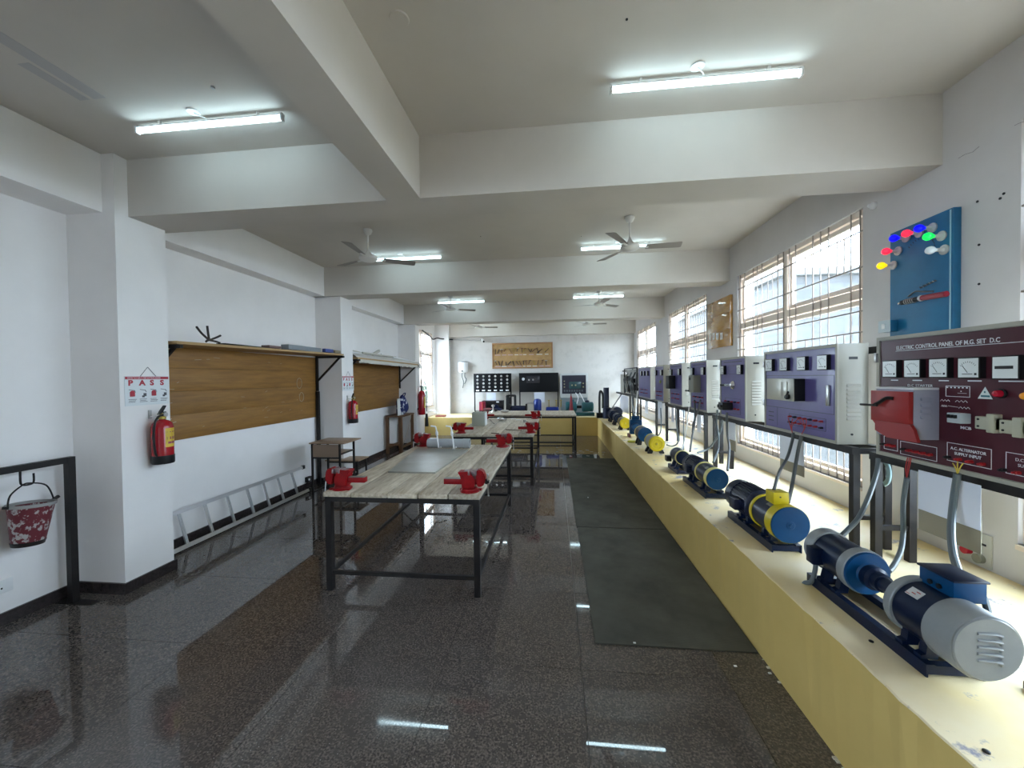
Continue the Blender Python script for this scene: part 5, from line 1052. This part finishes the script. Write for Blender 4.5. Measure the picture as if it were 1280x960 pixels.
MB().box(.20, 1.14, 13.5, 13.75, 1.13, 1.965, .006).build('case', mat('pale_grey_case', (.50, .51, .50), .5), cb); MB().box(.26, 1.07, 13.49, 13.499, 1.27, 1.90).build('face_plate', mat('dark_slate_panel', (.02, .02, .035), .3), cb)
MB().box(.50, .90, 13.48, 13.489, 1.44, 1.68, .002).build('clear_cover', mat('teal_cover', (.03, .07, .075), .15), cb)
for x, z in ((.34, 1.70), (.34, 1.60), (.34, 1.50), (.60, 1.56), (.72, 1.56), (.98, 1.62), (.98, 1.50)): MB().lathe([(.024, 0), (.024, .012)], (x, 13.479 if .5 < x < .9 else 13.489, z), (0, -1, 0), 12).build('indicator_lamp', mat('lamp_olive', (.35, .33, .18), .4), cb)
for k in range(8): MB().box(.32 + k * .085, .37 + k * .085, 13.478, 13.489, 1.34, 1.40).build('terminal', CONDUIT, cb)
MB().box(.22, 1.12, 13.55, 13.72, PZ, 1.128).build('pedestal', mat('blue_grey_pedestal', (.22, .26, .28), .5), cb)
for x0, x1, z0, z1, y, lab in ((-2.36, -2.04, 1.05, 1.325, 13.48, 'white sheet pinned below the black lamp holder board'), (-.70, -.34, .98, 1.325, 13.48, 'white sheet pinned below the plain black panel')): tag(MB().box(x0, x1, y, y + .004, z0, z1).build('paper_notice', PAPER), lab, 'paper', 'white sheets under the far boards')
wh = thing('water_heater', 'small white wall mounted water heater with two hoses on the far wall', 'water heater', (-3.24, 13.75, 2.04))
MB().lathe([(.0, 0), (.12, 0), (.165, .04), (.17, .08), (.17, .36), (.165, .375)], (-3.24, 13.72, 2.045), seg=28).build('heater_body', WHITE, wh); MB().lathe([(.165, 0), (.165, .02), (0, .035)], (-3.24, 13.72, 2.421), seg=28, caps=False).build('heater_cap', CONDUIT, wh)
for x, l in ((-3.28, .55), (-3.18, .40)): MB().tube([(x, 13.72, 2.045), (x - .01, 13.74, 1.9), (x + .03, 13.8, 2.045 - l * .6), (x + (-.02 if l > .5 else -.05), 13.86, 2.045 - l)], .014, 8).build('hose', CONDUIT, wh)
MB().lathe([(.03, 0), (.03, .02)], (-3.24, 13.555, 2.10), (0, -1, 0), 12).build('dial_knob', BLACK, wh)
cc = thing('security_camera', 'small white security camera high on the far wall', 'camera', (-2.5, 13.8, 3.15)); MB().cyl((-2.56, 13.85, 3.22), (-2.46, 13.6, 3.13), .05, seg=14).build('camera_body', WHITE, cc); MB().cyl((-2.462, 13.605, 3.133), (-2.455, 13.585, 3.126), .035, seg=14).build('lens', BLACK, cc); MB().bar((-2.62, 13.895, 3.23), (-2.55, 13.85, 3.2), .04).build('mount', BLACK, cc)
a, b_, c = aty(541, 424, 13.3), aty(552, 423.5, 13.55), aty(566, 424.5, 13.85)
tag(MB().tube([(XL + .03, 12.2, 3.40), (XL + .04, 12.9, 3.30), a, (a + b_) / 2 + Vector((0, 0, .03)), b_, c], .022, 8).build('cable_bundle', BLACK), 'black cable bundle crossing the far left corner', 'cable')
tag(MB().tube([(c.x, 13.88, c.z), (-2.64, 13.88, 3.20)], .016, 6, 1).build('wall_conduit', mat('wall_conduit_grey', (.4, .39, .37), .6)), 'thin conduit along the far wall to the security camera', 'conduit')

# machines on the far plinth
def at_far(u, v, y=12.95, z=None): return aty(u, v, y)
def cylm(par, nm, x, y, z, L, r, m): return MB().lathe([(r * .8, 0), (r, .03), (r, L - .03), (r * .8, L)], (x, y, z), (1, 0, 0), 20).build(nm, m, par)
t = thing('coupled_motors', 'teal coupled motors on a shared base at the right end of the far plinth', 'machine', (.95, 12.95, PZ))
MB().box(.70, 1.28, 12.8, 13.15, PZ, PZ + .10, .01).build('base_frame', TEAL, t); cylm(t, 'motor_body', .36, 13.0, .86, .36, .17, TEAL); cylm(t, 'motor_body', .88, 12.95, .86, .38, .16, TEAL)
MB().box(.50, .64, 12.93, 13.07, 1.03, 1.10, .01).build('terminal_box', TEAL, t); MB().lathe([(.07, 0), (.07, .05), (.03, .07)], (1.06, 12.95, 1.01), seg=16).build('eye_cap', NAVYF, t); MB().cyl((.72, 12.97, .86), (.88, 12.96, .86), .05).build('coupling', BLACK, t)
MB().box(.40, .70, 12.9, 13.1, PZ, PZ + .12, .01).build('base_frame', TEAL, t)
for u in (719.5, 724.5):
    a = aty(u, 491, 13.4); tag(MB().tube([a, (a.x + .08, 13.3, 1.15), (a.x + .16 if u > 720 else a.x + .02, 13.1, .95)], .014, 6).build('motor_cable', WHITE), ('left' if u < 720 else 'right') + ' of two pale cables from the grey cased panel to the teal motors', 'cable')
t = thing('traffic_cone', 'narrow red cone at the right end of the farthest workbench', 'cone', (.47, 12.75, PZ)); p = aty(714, 515, 12.7)
MB().lathe([(.09, 0), (.08, .02), (.055, .30), (.03, .62), (.02, .66)], (p.x, 12.7, PZ), seg=18).build('cone_body', mat('faded_dark_red', (.22, .012, .02), .6), t); MB().lathe([(.02, 0), (.018, .06), (0, .07)], (p.x, 12.7, PZ + .66), seg=12).build('cone_tip', mat('cone_tip_brown', (.1, .02, .02), .5), t)
t = thing('blue_pump', 'upright blue pump on the far plinth under the plain black panel', 'pump', (-.4, 12.95, PZ)); p = aty(672, 508, 12.95)
MB().box(p.x - .22, p.x + .16, 12.85, 13.1, PZ, PZ + .12, .01).build('pump_base', WHITE, t); MB().lathe([(.11, 0), (.13, .05), (.13, .36), (.10, .42), (.04, .44)], (p.x, 12.97, PZ + .12), seg=20).build('pump_body', mat('bright_blue_paint', (.006, .025, .20), .35), t); MB().tube([(p.x - .13, 12.97, PZ + .40), (p.x - .38, 12.97, PZ + .40), (p.x - .40, 12.97, PZ)], .022, 8, 2).build('pipe', STEEL, t)
t = thing('blue_pump', 'low blue pump with brass taps on the far plinth, left of the red cone', 'pump', (.05, 12.95, PZ)); p = aty(690, 511, 12.95)
MB().box(p.x - .20, p.x + .28, 12.85, 13.1, PZ, PZ + .05).build('pump_base', BLACKP, t); cylm(t, 'pump_body', p.x - .20, 12.97, PZ + .17, .42, .12, MATS['bright_blue_paint'])
for dx in (-.10, .14, .30): b = MB(); b.cyl((p.x + dx, 12.97, PZ + .28), (p.x + dx, 12.97, PZ + .50), .014); b.lathe([(.04, 0), (.04, .015)], (p.x + dx, 12.97, PZ + .50)); b.build('tap', MATS['brass'], t)
t = thing('tube_frame_machine', 'black machine with two tall inverted tube frames on the far plinth', 'machine', (-1.6, 12.9, PZ))
for u0, u1 in ((633.5, 643.5),):
    for k in range(2):
        xa, xb = aty(u0, 500, 12.9 + k * .2).x + k * .05, aty(u1, 500, 12.9 + k * .2).x + k * .02; y = 12.9 + k * .2; MB().tube([(xa, y, PZ), (xa, y, 1.18), (xa + .02, y, 1.24), (xb - .02, y, 1.24), (xb, y, 1.18), (xb, y, PZ)], .032, 8, 3).build('tube_frame', BLACKP, t)
p = aty(637.5, 508, 12.95); MB().cyl((p.x, 12.95, PZ), (p.x, 12.95, 1.20), .045, seg=12).build('centre_post', BLACKP, t)
cylm(t, 'motor_body', p.x + .05, 12.75, PZ + .22, .50, .13, NAVYF)
for dx in (-.0, .54): MB().cyl((p.x + dx, 12.75, PZ + .22), (p.x + dx + .05, 12.75, PZ + .22), .19, seg=22).build('flange_wheel', BLACKP, t)
cylm(t, 'drive_motor', p.x - .62, 12.8, PZ + .16, .38, .11, NAVYF); MB().box(p.x - .55, p.x + .5, 12.7, 12.85, PZ, PZ + .06).build('base_frame', BLACKP, t)
t = thing('black_generator', 'low black boxed machine under the lamp holder board on the far plinth', 'machine', (-2.3, 13.1, PZ)); MB().box(-2.45, -1.72, 13.0, 13.35, PZ, PZ + .50, .02).build('casing', BLACKP, t); MB().lathe([(.13, 0), (.13, .03)], (-1.98, 13.0, PZ + .25), (0, -1, 0), 20).build('fan_guard', NAVYF, t); MB().box(-1.95, -1.86, 12.985, 12.999, PZ + .44, PZ + .48).build('maker_plate', WHITEP, t)
t = thing('red_machine', 'small dark red upright machine left of the low black boxed machine', 'machine', (-2.5, 12.9, PZ)); p = aty(603, 508, 12.9); MB().box(p.x - .10, p.x + .10, 12.82, 12.98, PZ, PZ + .48, .02).build('casing', mat('crimson_paint', (.26, .01, .04), .4), t); MB().cyl((p.x + .02, 12.80, PZ + .1), (p.x + .02, 12.80, PZ + .46), .03).build('side_tube', MATS['red_print'], t)
# clutter on the farthest workbench
for (u, v, r, m, lab) in ((610, 512, .10, mat('reddish_cloth', (.30, .12, .12), .8), 'reddish crumpled cloth on the left of the farthest workbench'), (617, 513, .09, BLACK, 'dark lump on the left of the farthest workbench'), (631, 514, .09, mat('pale_cloth', (.5, .46, .42), .8), 'pale crumpled cloth on the farthest workbench')):
    p = atz(u, v + 1.5, .875); tag(MB().ball((p.x, p.y, .874 + r * .42), r, 14, (1.5, .8, .42)).build('cloth_heap', m), lab, 'cloth', 'small heaps on the farthest workbench')
p = atz(616.5, 515, .875); t = thing('desk_bell', 'small shiny upright fitting on the left of the farthest workbench', 'fitting', (p.x, p.y, .875)); MB().lathe([(.07, 0), (.05, .03), (.02, .06), (.018, .13), (.05, .16), (.05, .2), (0, .22)], (p.x, p.y, .876), seg=16, caps=False).build('fitting_body', CHROME, t)
p = aty(538, 518, 12.7); tag(MB().tube([(p.x - .12, 12.7, PZ + .01), (p.x - .05, 12.7, PZ + .16), (p.x + .10, 12.7, PZ + .2), (p.x + .25, 12.7, PZ + .10)], .03, 8).build('white_pipe_bend', WHITE), 'white bent pipe on the left end of the far plinth', 'pipe')
p = aty(551, 518, 12.6); tag(MB().box(p.x - .16, p.x + .16, 12.5, 12.7, PZ + .001, PZ + .06, .01).build('brick', mat('red_brick', (.20, .05, .03), .8)), 'dark red block lying on the left part of the far plinth', 'block')

# old paint patches on the near left ceiling
PATCH = mat('ceiling_patch_paint', (.49, .47, .47), .9)
for (x0, x1, y0, y1) in ((-3.16, -3.06, 1.6, 2.42), (-3.27, -3.19, 2.10, 2.42)): MB().box(x0, x1, y0, y1, ZC - .0015, ZC).build('paint_patch', PATCH, ce)
# spilled whitish paint on the floor before the far plinth
random.seed(5); b = MB(); WP = mat('dried_paint', (.35, .34, .32), .7)
for k in range(46):
    x, y = random.gauss(.3, .55), random.gauss(9.6, .28); r = random.uniform(.01, .05); b.prism([(x + math.cos(a) * r * random.uniform(.5, 1.2), y + math.sin(a) * r * random.uniform(.5, 1.2)) for a in [i * PI / 4 for i in range(8)]], 'xy', .0002, .0012)
o = tag(b.build('paint_splashes', WP, smooth=False), 'dried whitish paint splashes on the floor beyond the farthest mat', 'paint'); o['kind'] = 'stuff'

# hairline cracks in the plaster of the window wall
b = MB()
for pts in (((1198, 198), (1206, 193), (1216, 190), (1224, 183)), ((1268, 157), (1274, 154), (1280, 152)), ((1240, 722), (1250, 727), (1262, 733), (1278, 745))): b.tube([atx(u, v, XR - .0005) for u, v in pts], .0012, 4, 1)
b.build('plaster_crack', mat('crack_dark', (.12, .11, .11), .9), wr)

# pale rubbed smear on the nearest plywood board
b = MB(); random.seed(9)
for k in range(9): y = 3.72 + random.gauss(0, .06); z = 1.38 + random.gauss(0, .03); b.bar((XL + .0288, y, z), (XL + .0288, y + random.uniform(.05, .14), z + random.uniform(.02, .06)), .0008, .006)
for k in range(26): y = random.uniform(3.7, 6.4); z = random.uniform(1.3, 2.15); b.bar((XL + .0288, y, z), (XL + .0288, y + random.uniform(.02, .09), z + random.uniform(-.01, .02)), .0008, .003)
o = b.build('chalk_smear', MATS['chalk'], b1); o['kind'] = 'stuff'
